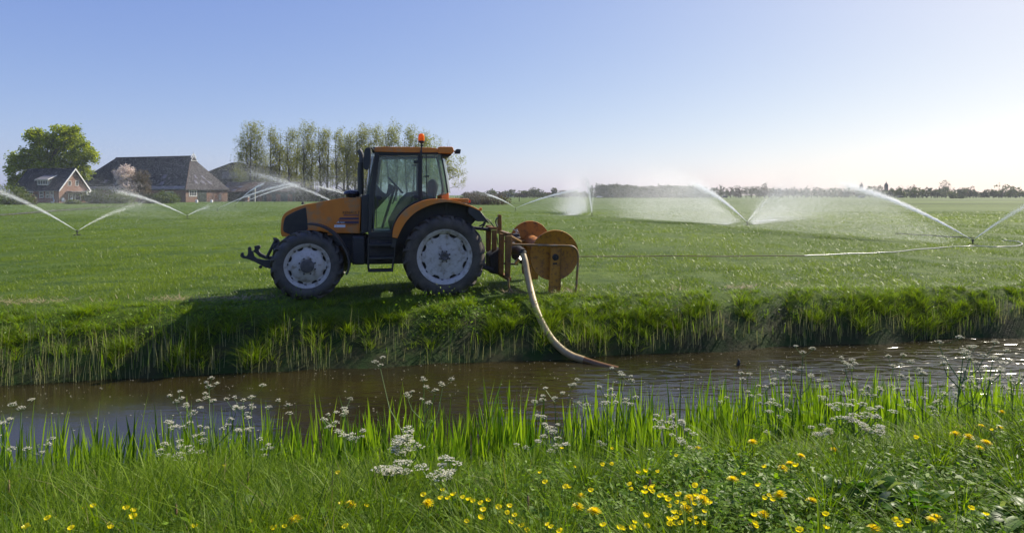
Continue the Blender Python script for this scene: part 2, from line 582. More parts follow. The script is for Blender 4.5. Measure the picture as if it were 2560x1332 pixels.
def make_near_grass():
    parts = []
    X, Y = scatter(480000, 1.05, 5.4, xw=.95, pad=1.3, power=.75)
    v = near_v(X, Y)
    # clumpy growth; worn, thin turf towards the lower-right of the verge
    c = wob(X, Y, 2.6, 0, 10) + .6 * wob(X, Y, 7, 8, 18)
    bare = np.exp(-(((X - 1.55) / .45) ** 2 + ((Y - 2.15) / .22) ** 2)) + np.exp(-(((X + .15) / .14) ** 2 + ((Y - 2.05) / .1) ** 2)) \
        + .8 * np.exp(-(((X - .75) / .2) ** 2 + ((Y - 2.25) / .12) ** 2))
    keep = (c + rng.normal(0, .6, len(X)) > -.75) & (v < 5.2) & (rng.uniform(0, 1, len(X)) > .93 * bare)
    X, Y, c, v = X[keep], Y[keep], c[keep], v[keep]
    n = len(X)
    P = np.stack([X, Y, ground_z(X, Y) - .01], -1)
    leftness = np.clip((-X / Y + .15) * 1.2, 0, 1)
    hgt = (.05 + .012 * np.clip(v - 2.2, 0, 2) + .03 * np.clip(c, 0, 2) + .05 * leftness - .012 * np.clip(X * 2, 0, 1)) * rng.lognormal(0, .38, n)
    hgt = np.clip(hgt, .03, .30)
    parts.append(blades(P, hgt, np.where(rng.uniform(0, 1, n) < .3, rng.uniform(.0045, .0075, n), rng.uniform(.0022, .0046, n)) * (1 + .12 * np.clip(Y - 2, 0, 4)), rng.uniform(0, 2 * PI, n), rng.uniform(.05, .6, n),
                        rng.uniform(0, .8, n), 3, tint=np.where(rng.uniform(0, 1, n) < .035, 1.0, np.clip(rng.normal(.42, .26, n) + .16 * c + .12 * wob(X, Y, .9, 9, 18), 0, .9))))
    # rosettes of long arching tufts
    k = 300
    tx, ty = scatter(k, 1.2, 4.2, xw=.95, pad=1.2, power=.8)
    for i in range(k):
        m = int(rng.integers(35, 90))
        a = rng.uniform(0, 2 * PI, m)
        r = np.abs(rng.normal(0, .03, m))
        px_, py_ = tx[i] + r * np.cos(a), ty[i] + r * np.sin(a)
        p = np.stack([px_, py_, ground_z(px_, py_) - .01], -1)
        H = rng.uniform(.13, .26)
        parts.append(blades(p, H * rng.uniform(.6, 1.2, m), rng.uniform(.0028, .0052, m), a + rng.normal(0, .3, m), rng.uniform(.1, .45, m), rng.uniform(.1, .9, m), 4,
                            tint=np.clip(rng.normal(rng.uniform(.3, .75), .14, m), 0, 1)))
    o = leaf_object('verge_grass', merge(parts), M['grass'])
    tag(o, 'dense green grass growing on the near verge', None, kind='stuff')
    # small round leaves of clover and other low herbs
    X, Y = scatter(150000, 1.1, 4.8, xw=.92, pad=1.0, power=.9)
    c = wob(X, Y, 2.1, 3, 13)
    keep = (c + rng.normal(0, .6, len(X)) > .1) | (X > .4 * Y)
    X, Y = X[keep], Y[keep]
    n = len(X)
    Z = ground_z(X, Y) + np.abs(rng.normal(.035, .03, n))
    leaf_quads('clover', np.stack([X, Y, Z], -1), rng.uniform(.007, .019, n), 'herb', up=.8)


def leaf_quads(name, P, size, mat, up=.5, parent=None, tint=None, kind='stuff', aspect=.75, label=None):
    """many small leaf-shaped faces, randomly turned; up: how flat they lie"""
    n = len(P)
    nr = rng.normal(0, 1, (n, 3))
    nr[:, 2] = np.abs(nr[:, 2]) + up * 2
    nr /= np.linalg.norm(nr, axis=1, keepdims=True)
    a = rng.normal(0, 1, (n, 3))
    u = np.cross(nr, a); u /= np.linalg.norm(u, axis=1, keepdims=True)
    w = np.cross(nr, u)
    s = np.broadcast_to(size, n)[:, None]
    V = np.stack([P - u * s, P - w * s * aspect * .5 - u * s * .1, P + u * s, P + w * s * aspect * .5 - u * s * .1], 1).reshape(-1, 3)
    q = np.arange(n * 4).reshape(n, 4)
    me = mesh_np(V, [q])
    t = rng.uniform(0, 1, n) if tint is None else tint
    set_attr(me, 'tint', np.repeat(t, 4))
    o = link(name, me, M[mat], parent)
    if kind:
        tag(o, label or 'low broad leaved herbs in the near verge', None, kind=kind)
    return o


def make_reeds():
    # young reed along the near water edge
    n = 5400
    u = rng.uniform(-9.5, 9.5, n)
    v = 4.45 + 1.75 * rng.beta(1.4, 1.4, n)
    # thinner where the water shows through
    cl = wob(u, v, 2.4, 2, 12)
    keep = cl + rng.normal(0, .9, n) > -1.5
    u, v, cl = u[keep], v[keep], cl[keep]
    X = u * math.cos(BN) - v * math.sin(BN)
    Y = u * math.sin(BN) + v * math.cos(BN)
    n = len(X)
    parts = []
    gb = np.maximum(ground_z(X, Y), WZ - .15)
    H = np.clip((.08 + .02 * X + .055 * cl + rng.normal(0, .085, n) - gb) / 1.12, .16, 1.05)
    for k in range(5):
        m = n if k < 3 else int(n * .7)
        sel = np.arange(m)
        off = rng.normal(0, .012, (m, 2))
        zb = ground_z(X[sel], Y[sel])
        rise = H[sel] * np.array([.0, .12, .24, .32, .40])[k]
        P = np.stack([X[sel] + off[:, 0], Y[sel] + off[:, 1], np.maximum(zb, WZ - .15) + rise], -1)
        hh = H[sel] * rng.uniform(.5, .85, m) * (1.0 if k else .8)
        parts.append(blades(P, hh, rng.uniform(.015, .033, m), rng.uniform(0, 2 * PI, m), rng.uniform(.0, .10, m), rng.uniform(0, .13, m), 4, shape=1,
                            tint=np.clip(rng.normal(.42, .36, m), 0, 1), twist=.8))
    o = leaf_object('reeds', merge(parts), M['reed'])
    tag(o, 'fresh green reed leaves standing along the near water edge', None, kind='stuff')
    # thin pale stems and sprouting tips along the far water edge
    n = 4600
    u = rng.uniform(-13, 15, n)
    band = np.interp(u, [-12, -4, 2, 14], [1.0, .75, .4, .28])
    v = VW - .08 + np.abs(rng.normal(0, .5, n)) * band
    X = u * math.cos(BF) - v * math.sin(BF)
    Y = u * math.sin(BF) + v * math.cos(BF)
    cl = wob(X, Y, 1.8, 5, 15)
    keep = (cl + rng.normal(0, .8, n) > -.2) & (rng.uniform(0, 1, n) < np.interp(u, [-12, -3, 2, 14], [1, .9, .6, .5]))
    X, Y, u = X[keep], Y[keep], u[keep]
    n = len(X)
    P = np.stack([X, Y, np.maximum(ground_z(X, Y), WZ - .1) - .02], -1)
    H = np.clip(rng.normal(.36, .1, n), .15, .6) * np.interp(u, [-12, 0, 14], [1.1, .95, .75])
    st = blades(P, H, rng.uniform(.005, .010, n), rng.uniform(0, 2 * PI, n), rng.uniform(0, .12, n), rng.uniform(0, .1, n), 2, tint=rng.uniform(0, 1, n))
    o = leaf_object('reed_stems', st, M['stem'])
    tag(o, 'thin pale reed shoots standing along the far water edge', None, kind='stuff')
    P2 = P + np.stack([np.zeros(n), np.zeros(n), H * .45], -1)
    sel = rng.uniform(0, 1, n) < .4
    lf = blades(P2[sel], H[sel] * .6, rng.uniform(.008, .015, sel.sum()), rng.uniform(0, 2 * PI, sel.sum()), rng.uniform(0, .18, sel.sum()), rng.uniform(0, .2, sel.sum()), 3, shape=1)
    o = leaf_object('reed_leaves', lf, M['reed'])
    tag(o, 'young green reed leaves along the far water edge', None, kind='stuff')


def make_bank_grass():
    parts = []
    k = 4200
    u = rng.uniform(-14, 17, k)
    vt = vt_edge(u)
    f = rng.uniform(0.02, 1.12, k)
    v = VW + .0 + (vt - VW) * f
    X = u * math.cos(BF) - v * math.sin(BF)
    Y = u * math.sin(BF) + v * math.cos(BF)
    c = wob(X, Y, 2.2, 4, 14)
    c = 1.25 * wob(X, Y, 3.6, 4, 14)
    keep = (c + rng.normal(0, .5, k) > -.7 + 2.1 * np.clip(.42 - f, 0, 1) / .42)
    X, Y, f, c = X[keep], Y[keep], f[keep], c[keep]
    k = len(X)
    m = 36
    a = rng.uniform(0, 2 * PI, (k, m))
    r = np.abs(rng.normal(0, .055, (k, m)))
    px_ = (X[:, None] + r * np.cos(a)).ravel()
    py_ = (Y[:, None] + r * np.sin(a)).ravel()
    H0 = np.clip((.185 + .06 * c) * (1 - .55 * np.clip((f - .45) / .5, 0, 1)) + rng.normal(0, .035, k), .05, .36)
    H = (H0[:, None] * rng.uniform(.5, 1.2, (k, m))).ravel()
    t0 = np.clip(rng.normal(.45, .2, k) + .08 * c, 0, 1)
    tint = np.clip(t0[:, None] + rng.normal(0, .13, (k, m)), 0, 1).ravel()
    tint = np.where(rng.uniform(0, 1, len(tint)) < .025, 1.0, np.minimum(tint, .9))
    P = np.stack([px_, py_, np.maximum(ground_z(px_, py_), WZ) - .02], -1)
    # blades arch outwards and hang down the slope towards the water
    az = a.ravel() + rng.normal(0, .5, k * m)
    dirx, diry = np.cos(az) + .2 * math.sin(BF), np.sin(az) - .2
    az = np.arctan2(diry, dirx)
    parts.append(blades(P, H, rng.uniform(.005, .009, k * m), az, rng.uniform(.15, .95, k * m), rng.uniform(.1, .9, k * m), 3, tint=tint))
    o = leaf_object('bank_grass', merge(parts), M['bank'])
    tag(o, 'long tufted grass hanging over the far ditch bank', None, kind='stuff')
    # a low leafy herb patch by the hose and one under the front wheel
    hp = []
    for (cu, cv, su, n) in ((1.2, 11.3, .6, 900), (-2.3, 11.7, .5, 700), (-4.5, 11.5, 1.2, 700), (4, 11.3, 1.5, 500), (8, 11.15, 2, 500)):
        uu = rng.normal(cu, su, n); vv = rng.normal(cv, .2, n)
        xx = uu * math.cos(BF) - vv * math.sin(BF); yy = uu * math.sin(BF) + vv * math.cos(BF)
        hp.append(np.stack([xx, yy, ground_z(xx, yy) + rng.uniform(.1, .35, n)], -1))
    leaf_quads('bank_herbs', np.concatenate(hp), rng.uniform(.014, .035, sum(len(h) for h in hp)), 'herb', up=.4, label='leafy herbs among the grass of the far bank')


def make_field_grass():
    parts = []
    X, Y = scatter(560000, 11.2, 75, xw=.9, pad=1.0, power=1.15)
    u, v = uv_far(X, Y)
    vt = vt_edge(u)
    c = wob(X, Y, 1.1, 0, 10) + .5 * wob(X, Y, 3, 8, 18)
    # trampled, half bare wheel-way along the bank edge
    bare = np.exp(-((v - vt - .38) / .2) ** 2) * np.clip(.45 + .9 * wob(X, Y, .8, 10, 20), 0, .97)
    keep = (v > vt + .05) & (rng.uniform(0, 1, len(X)) > bare) & (c + rng.normal(0, .55, len(X)) > -.95)
    X, Y, c = X[keep], Y[keep], c[keep]
    n = len(X)
    P = np.stack([X, Y, ground_z(X, Y) - .01], -1)
    d = Y / 12.0
    h = np.clip((.062 + .025 * c) * rng.lognormal(0, .3, n), .03, .2) * (1 + .12 * (d - 1))
    w = rng.uniform(.004, .0085, n) * d ** .85
    tint = np.clip(.45 + .12 * c + .22 * wob(X, Y, .22, 2, 9) + .12 * wob(X, Y, .7, 5, 14) + rng.normal(0, .22, n), 0, 1)
    near = Y < 17
    for sel, sg in ((near, 2), (~near, 1)):
        k = sel.sum()
        parts.append(blades(P[sel], h[sel], w[sel], rng.uniform(0, 2 * PI, k), rng.uniform(.2, .95, k), rng.uniform(0, .7, k), sg, tint=tint[sel]))
    o = leaf_object('field_grass', merge(parts), M['field'])
    tag(o, 'short wet grass of the meadow behind the ditch', None, kind='stuff')
    # straw litter on the bare edge
    n = 5200
    uu = rng.uniform(-12, 16, n)
    vv = vt_edge(uu) + .38 + rng.normal(0, .13, n)
    X = uu * math.cos(BF) - vv * math.sin(BF); Y = uu * math.sin(BF) + vv * math.cos(BF)
    keep = wob(X, Y, .8, 10, 20) + rng.normal(0, .25, n) > .3
    X, Y = X[keep], Y[keep]
    P = np.stack([X, Y, ground_z(X, Y) + rng.uniform(.01, .05, len(X))], -1)
    n = len(X)
    X2, Y2 = scatter(700, 1.5, 3.2)
    P2 = np.stack([X2, Y2, ground_z(X2, Y2) + rng.uniform(0, .03, len(X2))], -1)
    st = merge([blades(P, rng.uniform(.05, .2, n), rng.uniform(.006, .014, n), rng.uniform(0, 2 * PI, n), rng.uniform(1.2, 1.39, n), 0, 2),
                blades(P2, rng.uniform(.02, .09, len(X2)), rng.uniform(.0015, .003, len(X2)), rng.uniform(0, 2 * PI, len(X2)), rng.uniform(1.1, 1.38, len(X2)), 0, 2)])
    tag(leaf_object('straw_litter', st, M['straw']), 'dry straw bits lying in the grass', None, kind='stuff')


# ---- cow parsley
def dirv(az, el):
    return Vector((math.cos(az) * math.cos(el), math.sin(az) * math.cos(el), math.sin(el)))


def cow_parsley(px, py_top, py_base, Y, label, group, spread=1.0, n_main=3, seed=0, dense=1.0):
    """py_top: highest flower in the photograph; root on the ground at depth Y"""
    r = random.Random(seed)
    x = X_at(px, Y)
    gz = max(float(ground_z(x, Y)), WZ - .1)
    top = Z_at(py_top, Y) - gz
    root = thing('cow_parsley', label, 'wildflower', (x, Y, gz), r.uniform(0, 6), group)
    st = MB()
    fl = []
    lf = []
    H = max(top, .18)

    def umbel(p, d, size):
        k = r.randint(9, 13)
        for i in range(k):
            a = 2 * PI * i / k + r.uniform(-.2, .2)
            rad = size * (1.0 if i % 3 else .45) * r.uniform(.8, 1.1)
            q = p + Vector((math.cos(a) * rad, math.sin(a) * rad, size * (.95 - .5 * (rad / size) ** 2) + r.uniform(-.003, .003)))
            st.tube([p, q], .0010, 3, cap=False)
            for j in range(int(9 * dense)):
                aa = r.uniform(0, 2 * PI)
                rr = size * .30 * math.sqrt(r.random())
                fl.append(q + Vector((math.cos(aa) * rr, math.sin(aa) * rr, r.uniform(0, .006))))

    main_top = Vector((r.uniform(-.02, .02), r.uniform(-.02, .02), H * .9))
    mid = Vector((r.uniform(-.02, .02), r.uniform(-.02, .02), H * .45))
    st.tube([(0, 0, -.03), mid, main_top], [.0065, .005, .003], 5)
    tips = [(main_top, 1.0)]
    for i in range(n_main):
        z0 = H * r.uniform(.3, .75)
        a = 2 * PI * i / n_main + r.uniform(-.5, .5)
        p0 = mid.lerp(main_top, max(0, (z0 - H * .45) / (H * .45))) if z0 > H * .45 else Vector((0, 0, 0)).lerp(mid, z0 / (H * .45))
        L = (H - z0) * r.uniform(.25, 1.0) + .04
        p1 = p0 + dirv(a, r.uniform(.75, 1.1)) * L * .6 * spread
        p2 = p1 + dirv(a + r.uniform(-.4, .4), 1.2) * L * .4
        st.tube([p0, p1, p2], [.0042, .0034, .0024], 4)
        tips.append((p2, .9))
    for p, s in list(tips):
        for i in range(r.randint(1, 3)):
            a = r.uniform(0, 2 * PI)
            L = r.uniform(.05, .15) * min(1.0, H / .5 + .3)
            q = p + dirv(a, r.uniform(.5, 1.1)) * L
            st.tube([p, p.lerp(q, .5) + Vector((0, 0, -.005)), q], .0019, 3)
            umbel(q, None, r.uniform(.015, .026))
        umbel(p + Vector((0, 0, .02)), None, .024)
    # ferny leaves
    for i in range(int(6 + 5 * H)):
        a = r.uniform(0, 2 * PI)
        z0 = r.uniform(0, H * .6)
        L = r.uniform(.10, .24) * min(1.2, H + .5)
        b0 = Vector((0, 0, z0))
        e = r.uniform(.1, .8)
        pts = [b0 + dirv(a, e) * L * t + Vector((0, 0, -L * .35 * t * t)) for t in (0, .35, .7, 1)]
        st.tube(pts, [.0018, .0015, .001, .0006], 3)
        for j in range(46):
            t = r.uniform(.2, 1)
            k = min(2, int(t * 3))
            c = pts[k].lerp(pts[k + 1], t * 3 - k)
            side = dirv(a + PI / 2, 0) * r.uniform(-1, 1) * L * .42 * (1.15 - t)
            lf.append(c + side + Vector((0, 0, r.uniform(-.012, .012))))
    zs = H / max(p.z for p in fl)
    st.v = [(v[0], v[1], v[2] * zs) for v in st.v]
    for p in fl + lf:
        p.z *= zs
    st.build('stem', M['greenstem'], root, smooth=60)
    leaf_quads('leaves', np.array([tuple(p) for p in lf]), rng.uniform(.007, .016, len(lf)), 'herb', up=.3, parent=root, kind=None, aspect=.5)
    leaf_quads('umbel_blossom', np.array([tuple(p) for p in fl]), rng.uniform(.0021, .0037, len(fl)), 'floret', up=.9, parent=root, kind=None, aspect=1.8)
    return root


# ---- dandelions, buttercups
def dandelion_mesh(double=True, rad=.02, n=70):
    V, q = [], []
    r = random.Random(int(rad * 1e5) + n)
    for i in range(n):
        ring = i / n
        a = i * 2.39996 + r.uniform(-.1, .1)
        el = 1.25 - 1.15 * ring
        L = rad * (.55 + .5 * ring)
        d = dirv(a, el)
        s = dirv(a + PI / 2, 0) * rad * .085
        b = len(V)
        p0 = d * L * .15
        p1 = d * L + Vector((0, 0, -.15 * rad * ring))
        V += [p0 - s, p0 + s, p1 + s * 1.1, p1 - s * 1.1]
        q.append((b, b + 1, b + 2, b + 3))
    me = mesh_np(np.array([tuple(v) for v in V]), [np.array(q)])
    set_attr(me, 'tint', np.repeat(rng.uniform(0, 1, n), 4))
    return me


def buttercup_mesh(rad=.011):
    V, q = [], []
    for i in range(5):
        a = 2 * PI * i / 5
        b = len(V)
        c, s = dirv(a, 0), dirv(a + PI / 2, 0)
        rows = [(.0, .12, 0), (.5, .5, .22), (.85, .62, .62), (.98, .34, .95)]
        for (t, w, z) in rows:
            V += [c * rad * t - s * rad * w + Vector((0, 0, z * rad)), c * rad * t + Vector((0, 0, z * rad * .9)), c * rad * t + s * rad * w + Vector((0, 0, z * rad))]
        for k in range(3):
            for j in range(2):
                q.append((b + 3 * k + j, b + 3 * k + j + 1, b + 3 * k + 4 + j, b + 3 * k + 3 + j))
    me = mesh_np(np.array([tuple(v) for v in V]), [np.array(q)])
    me.polygons.foreach_set('use_smooth', [True] * len(me.polygons))
    set_attr(me, 'tint', np.full(len(V), .6))
    return me


def depth_on_verge(px, py, lift):
    """depth at which a flower held `lift` above the ground shows at (px,py)"""
    Ys = np.arange(1.2, 4.6, .02)
    g = ground_z((px - 1280.0) / F * Ys, Ys) + lift - (HC - (py - HZ) / F * Ys)
    hit = np.nonzero(g >= 0)[0]
    return float(Ys[hit[0]] if len(hit) else Ys[int(np.argmax(g))])


DAND = [(1744, 1122), (1975, 1159), (1957, 1171), (1832, 1199), (2388, 1085), (2400, 1068), (2422, 1092), (2449, 1120), (2466, 1107), (2453, 1066),
        (1070, 1258), (1445, 1267), (1486, 1279), (1716, 1273), (1950, 1237), (1724, 1246), (1908, 1285), (2185, 1323), (737, 1300), (877, 1262),
        (2030, 1252), (2340, 1293), (1882, 1105), (2085, 1125), (2003, 1140), (2505, 1030), (1451, 1241), (2330, 1300), (1757, 1250), (2500, 1070)]
BUTT = [(232, 1266), (211, 1270), (333, 1278), (314, 1272), (332, 1294), (120, 1297), (134, 1296), (66, 1318), (68, 1321), (178, 1322), (277, 1312), (276, 1320),
        (484, 1318), (626, 1304), (684, 1323), (710, 1317), (845, 1183), (852, 1259), (916, 1266), (864, 1318), (1058, 1239), (1107, 1227), (1101, 1247), (1120, 1247),
        (1134, 1238), (1157, 1245), (1171, 1250), (1181, 1254), (1202, 1259), (1219, 1252), (1246, 1270), (1208, 1277), (1274, 1267), (1268, 1283), (1287, 1290),
        (1201, 1296), (1166, 1305), (1278, 1308), (1306, 1316), (1317, 1327), (1368, 1313), (1378, 1319), (1400, 1330), (1350, 1182), (1363, 1207), (1423, 1219),
        (1415, 1219), (1477, 1228), (1506, 1163), (1529, 1161), (1437, 1168), (1405, 1121), (1595, 1182), (1613, 1179), (1644, 1180), (1575, 1212), (1578, 1224),
        (1615, 1220), (1625, 1225), (1630, 1230), (1612, 1233), (1632, 1218), (1652, 1242), (1665, 1243), (1671, 1252), (1673, 1267), (1697, 1239), (1693, 1257),
        (1710, 1261), (1735, 1261), (1738, 1216), (1740, 1240), (1763, 1232), (1775, 1258), (1686, 1283), (1691, 1297), (1675, 1301), (1675, 1312), (1688, 1312),
        (1703, 1310), (1615, 1291), (1587, 1307), (1617, 1317), (1582, 1322), (1556, 1323), (1509, 1315), (1550, 1322), (1723, 1300), (1738, 1296), (1740, 1309),
        (1760, 1310), (1895, 1215), (1911, 1168), (1886, 1290), (1886, 1310), (1891, 1318), (2065, 1288), (2240, 1302), (2245, 1310), (2250, 1316), (2270, 1305),
        (2428, 1272), (2466, 1287), (1930, 1251), (1910, 1247), (1922, 1240), (1990, 1166), (1760, 1280), (1700, 1285), (2064, 1320), (2000, 1328), (560, 1165),
        (1530, 1122), (1690, 1140), (1860, 1186), (2480, 1075), (2290, 1095)]


def make_flowers():
    dm = [dandelion_mesh(rad=.0215, n=80), dandelion_mesh(rad=.019, n=70)]
    bm_ = [buttercup_mesh(.0092), buttercup_mesh(.008)]
    for m in dm + bm_:
        m.materials.append(M['yellow'])
    sm = MB(); sm.tube([(0, 0, 0), (.004, 0, .5), (0, 0, 1)], [.0022, .002, .0018], 4)
    stem_d = sm.build('stem', M['greenstem']); me_d = stem_d.data; bpy.data.objects.remove(stem_d)
    sm = MB(); sm.tube([(0, 0, 0), (.01, .004, .5), (0, 0, 1)], [.0012, .001, .0009], 4)
    stem_b = sm.build('stem', M['greenstem']); me_b = stem_b.data; bpy.data.objects.remove(stem_b)
    for kind, pts in (('d', DAND), ('b', BUTT)):
        for i, (px, py) in enumerate(pts):
            lift = random.uniform(.07, .12) if kind == 'd' else random.uniform(.09, .17)
            Y = depth_on_verge(px, py, lift)
            x = X_at(px, Y)
            gz = float(ground_z(x, Y))
            h = max(.03, Z_at(py, Y) - gz)
            if kind == 'd':
                t = thing('dandelion', 'large round yellow dandelion head in the verge grass', 'flower', (x, Y, gz), random.uniform(0, 6), 'dandelions in the verge')
            else:
                t = thing('buttercup', 'small cupped yellow buttercup in the verge grass', 'flower', (x, Y, gz), random.uniform(0, 6), 'buttercups in the verge')
            s = link('stem', me_d if kind == 'd' else me_b, None, t)
            s.scale = (1, 1, h)
            b = link('blossom', (dm if kind == 'd' else bm_)[i % 2], None, t)
            b.location = (0, 0, h)
            sc = random.uniform(.85, 1.2)
            b.scale = (sc, sc, sc)
            b.rotation_euler = (random.uniform(-.3, .3), random.uniform(-.3, .3), 0)


def make_docks():
    """broad leaved dock plants"""
    for (px, py, Y, n, L, sprd, lab) in ((2200, 1262, 2.25, 80, .12, .17, 'big clump of broad glossy dock leaves beside the bare soil patch'),
                                   (608, 1290, 2.15, 40, .10, .1, 'grey green dock clump in the long grass below the white umbels'),
                                   (2540, 1290, 2.05, 30, .11, .09, 'small broad leaved dock plant at the edge of the bare soil')):
        x = X_at(px, Y)
        gz = float(ground_z(x, Y))
        root = thing('dock_plant', lab, 'plant', (x, Y, gz))
        r = random.Random(px)
        for i in range(n):
            a = r.uniform(0, 2 * PI)
            el = r.uniform(.2, 1.15)
            l = L * r.uniform(.55, 1.1)
            w = l * r.uniform(.17, .25)
            rows = 6
            V = []
            ab = r.uniform(0, 2 * PI)
            rb = r.uniform(0, sprd)
            base = Vector((math.cos(ab) * rb, math.sin(ab) * rb * .8, 0))
            base.z = float(ground_z(x + base.x, Y + base.y)) - gz + r.uniform(0, .03)
            side = dirv(a + PI / 2 + r.uniform(-.3, .3), r.uniform(-.4, .4))
            for k in range(rows + 1):
                t = k / rows
                c = base + dirv(a, el) * l * t + Vector((0, 0, -l * .4 * t * t)) + Vector((0, 0, .035))
                ww = w * math.sin(PI * min(1, .06 + t * .94)) ** .7 * (1.15 - .5 * t)
                wav = .08 * w * math.sin(9 * t + i)
                V += [c - side * ww + Vector((0, 0, .25 * ww + wav)), c, c + side * ww + Vector((0, 0, .25 * ww - wav))]
            q = []
            for k in range(rows):
                for j in range(2):
                    q.append((3 * k + j, 3 * k + j + 1, 3 * k + 4 + j, 3 * k + 3 + j))
            me = mesh_np(np.array([tuple(v) for v in V]), [np.array(q)])
            me.polygons.foreach_set('use_smooth', [True] * len(me.polygons))
            set_attr(me, 'tint', np.full(len(V), r.uniform(0, 1) if r.random() > .12 else .99))
            link('leaf', me, M['dock'], root)
    # foxtail seed heads
    for i, (px, py, Y, lab) in enumerate(((22, 1215, 2.5, 'tall brown grass seed spike by the water edge of the verge'), (440, 1312, 2.1, 'reddish grass spike beside the grey green dock'),
                                          (563, 1165, 2.9, 'thin brown grass spike among the white umbels'), (1320, 1310, 2.1, 'short reddish seed spike among buttercups'),
                                          (1625, 1262, 2.3, 'bent reddish seed spike in the buttercup patch'), (620, 1232, 2.6, 'pale pinkish grass spike above the dock'))):
        x = X_at(px, Y)
        gz = float(ground_z(x, Y))
        top = max(.12, Z_at(py - 12, Y) - gz)
        root = thing('grass_spike', lab, 'grass spike', (x, Y, gz))
        s = MB(); s.tube([(0, 0, 0), (.006, .004, top * .5), (.0, 0, top)], .0012, 4)
        s.build('stem', M['greenstem'], root)
        h = MB(); h.lathe([(.0005, top - .045), (.0035, top - .04), (.0045, top - .02), (.0035, top), (.0005, top + .008)], 8, axis='z')
        h.build('seed_head', M['seedhead'], root, smooth=60)


def make_parsleys():
    # px, py top, depth, spread, branches, label
    big = [(1062, 908, 5.2, 1.15, 5, 'tallest cow parsley, standing alone against the brown water'),
           (2398, 838, 4.6, 1.3, 5, 'large cow parsley with many umbels against the bright blue water'),
           (530, 962, 4.9, 1.0, 5, 'bushy cow parsley with pinkish white umbels against the brown water'),
           (627, 958, 4.8, .6, 2, 'slender cow parsley stem rising above the reed beside the bushy one'),
           (2002, 862, 5.4, 1.0, 3, 'tall cow parsley before the rippled water near the floating stub'),
           (1855, 925, 5.3, 1.0, 2, 'cow parsley just under the dark stub in the water'),
           (1560, 920, 5.6, .9, 2, 'thin cow parsley by the sunken end of the hose'),
           (1393, 968, 5.2, .9, 3, 'cow parsley in the reed below the thick hose'),
           (48, 992, 4.6, .7, 2, 'cow parsley at the very end of the reed under the house'),
           (2130, 895, 5.2, 1.0, 3, 'cow parsley between the two tallest ones by the blue water'),
           (2310, 905, 5.0, 1.0, 3, 'cow parsley crowding the large one by the blue water'),
           (1010, 1085, 2.9, 1.3, 5, 'low cow parsley with a broad flat white umbel near the buttercups'),
           (985, 1150, 2.6, 1.2, 4, 'low spreading cow parsley in front of the broad flat one'),
           (1112, 1168, 2.5, .6, 2, 'single low cow parsley umbel above two yellow flowers'),
           (2135, 1000, 3.5, 1.4, 5, 'wide low cow parsley in front of the reed by the blue water')]
    for i, (px, py, Y, sp, nb, lab) in enumerate(big):
        cow_parsley(px, py, 0, Y, lab, 'cow parsley on the near bank', sp, nb, seed=100 + i)
    small = [(455, 1030, 4.5), (480, 1010, 4.8), (430, 1050, 4.4), (620, 1045, 4.7), (675, 1000, 5.0), (840, 1015, 5.0), (873, 1065, 4.4), (1365, 1045, 4.6), (1515, 975, 5.1),
             (1660, 1040, 4.8), (1702, 1035, 4.6), (1710, 1080, 4.0), (1920, 945, 5.2), (1945, 985, 5.0), (2060, 950, 5.1), (2240, 960, 5.0), (2470, 870, 4.8), (2430, 930, 4.6),
             (2530, 920, 4.5), (2045, 1085, 3.6), (10, 1035, 4.2), (480, 1088, 3.9), (1390, 1080, 4.0), (865, 1000, 5.2), (2190, 1085, 3.2), (2350, 960, 4.8)]
    for i, (px, py, Y) in enumerate(small):
        cow_parsley(px, py, 0, Y, 'small cow parsley with few white umbels among the reed', 'small cow parsley on the near bank', .8, 2, seed=300 + i)


# ------------------------------------------------------------------ trees
M['bark'] = paint('grey_bark', (.05, .043, .034), (.03, .026, .022), rough=.9, scale=1.5)
M['leaf_oak'] = leafy('leaf_fresh_green', (.11, .165, .012), (.38, .44, .03), trans=(1.5, 1.45, .3), tw=.58, rough=.5, spec=.3)
M['leaf_pop'] = leafy('leaf_poplar', (.12, .14, .018), (.30, .32, .04), trans=(1.4, 1.35, .5), tw=.5, rough=.5, spec=.3)
M['leaf_far'] = leafy('leaf_far', (.035, .05, .022), (.08, .10, .035), trans=(1.2, 1.3, .7), tw=.3, rough=.6, spec=.2)
M['leaf_fary'] = leafy('leaf_far_light', (.06, .085, .02), (.12, .145, .035), trans=(1.2, 1.3, .7), tw=.3, rough=.6, spec=.2)
M['leaf_farb'] = leafy('leaf_far_brown', (.07, .055, .035), (.12, .10, .06), trans=(1.2, 1.1, .7), tw=.3, rough=.6, spec=.2)
M['leaf_bush'] = leafy('leaf_bush', (.07, .11, .016), (.16, .20, .03), trans=(1.4, 1.4, .6), tw=.35, rough=.5, spec=.3)
M['blossom'] = leafy('pink_blossom', (.62, .52, .46), (.85, .76, .70), trans=(1, .95, .9), tw=.35, rough=.6, spec=.2)
M['twig'] = leafy('budding_twig', (.11, .085, .05), (.19, .15, .09), trans=(1, .95, .8), tw=.25, rough=.7, spec=.2)


def clumps_ellipsoids(els, n, shell=.55):
    """sample clump centres in a union of ellipsoids (cx,cy,cz,rx,ry,rz)"""
    vol = np.array([e[3] * e[4] * e[5] for e in els]); vol = vol ** .7 / (vol ** .7).sum()
    out = []
    for e, f in zip(els, vol):
        m = max(1, int(n * f))
        d = rng.normal(0, 1, (m, 3)); d /= np.linalg.norm(d, axis=1, keepdims=True)
        r = shell + (1 - shell) * rng.uniform(0, 1, m) ** .6
        out.append(np.array(e[:3]) + d * r[:, None] * np.array(e[3:6]))
    return np.concatenate(out)


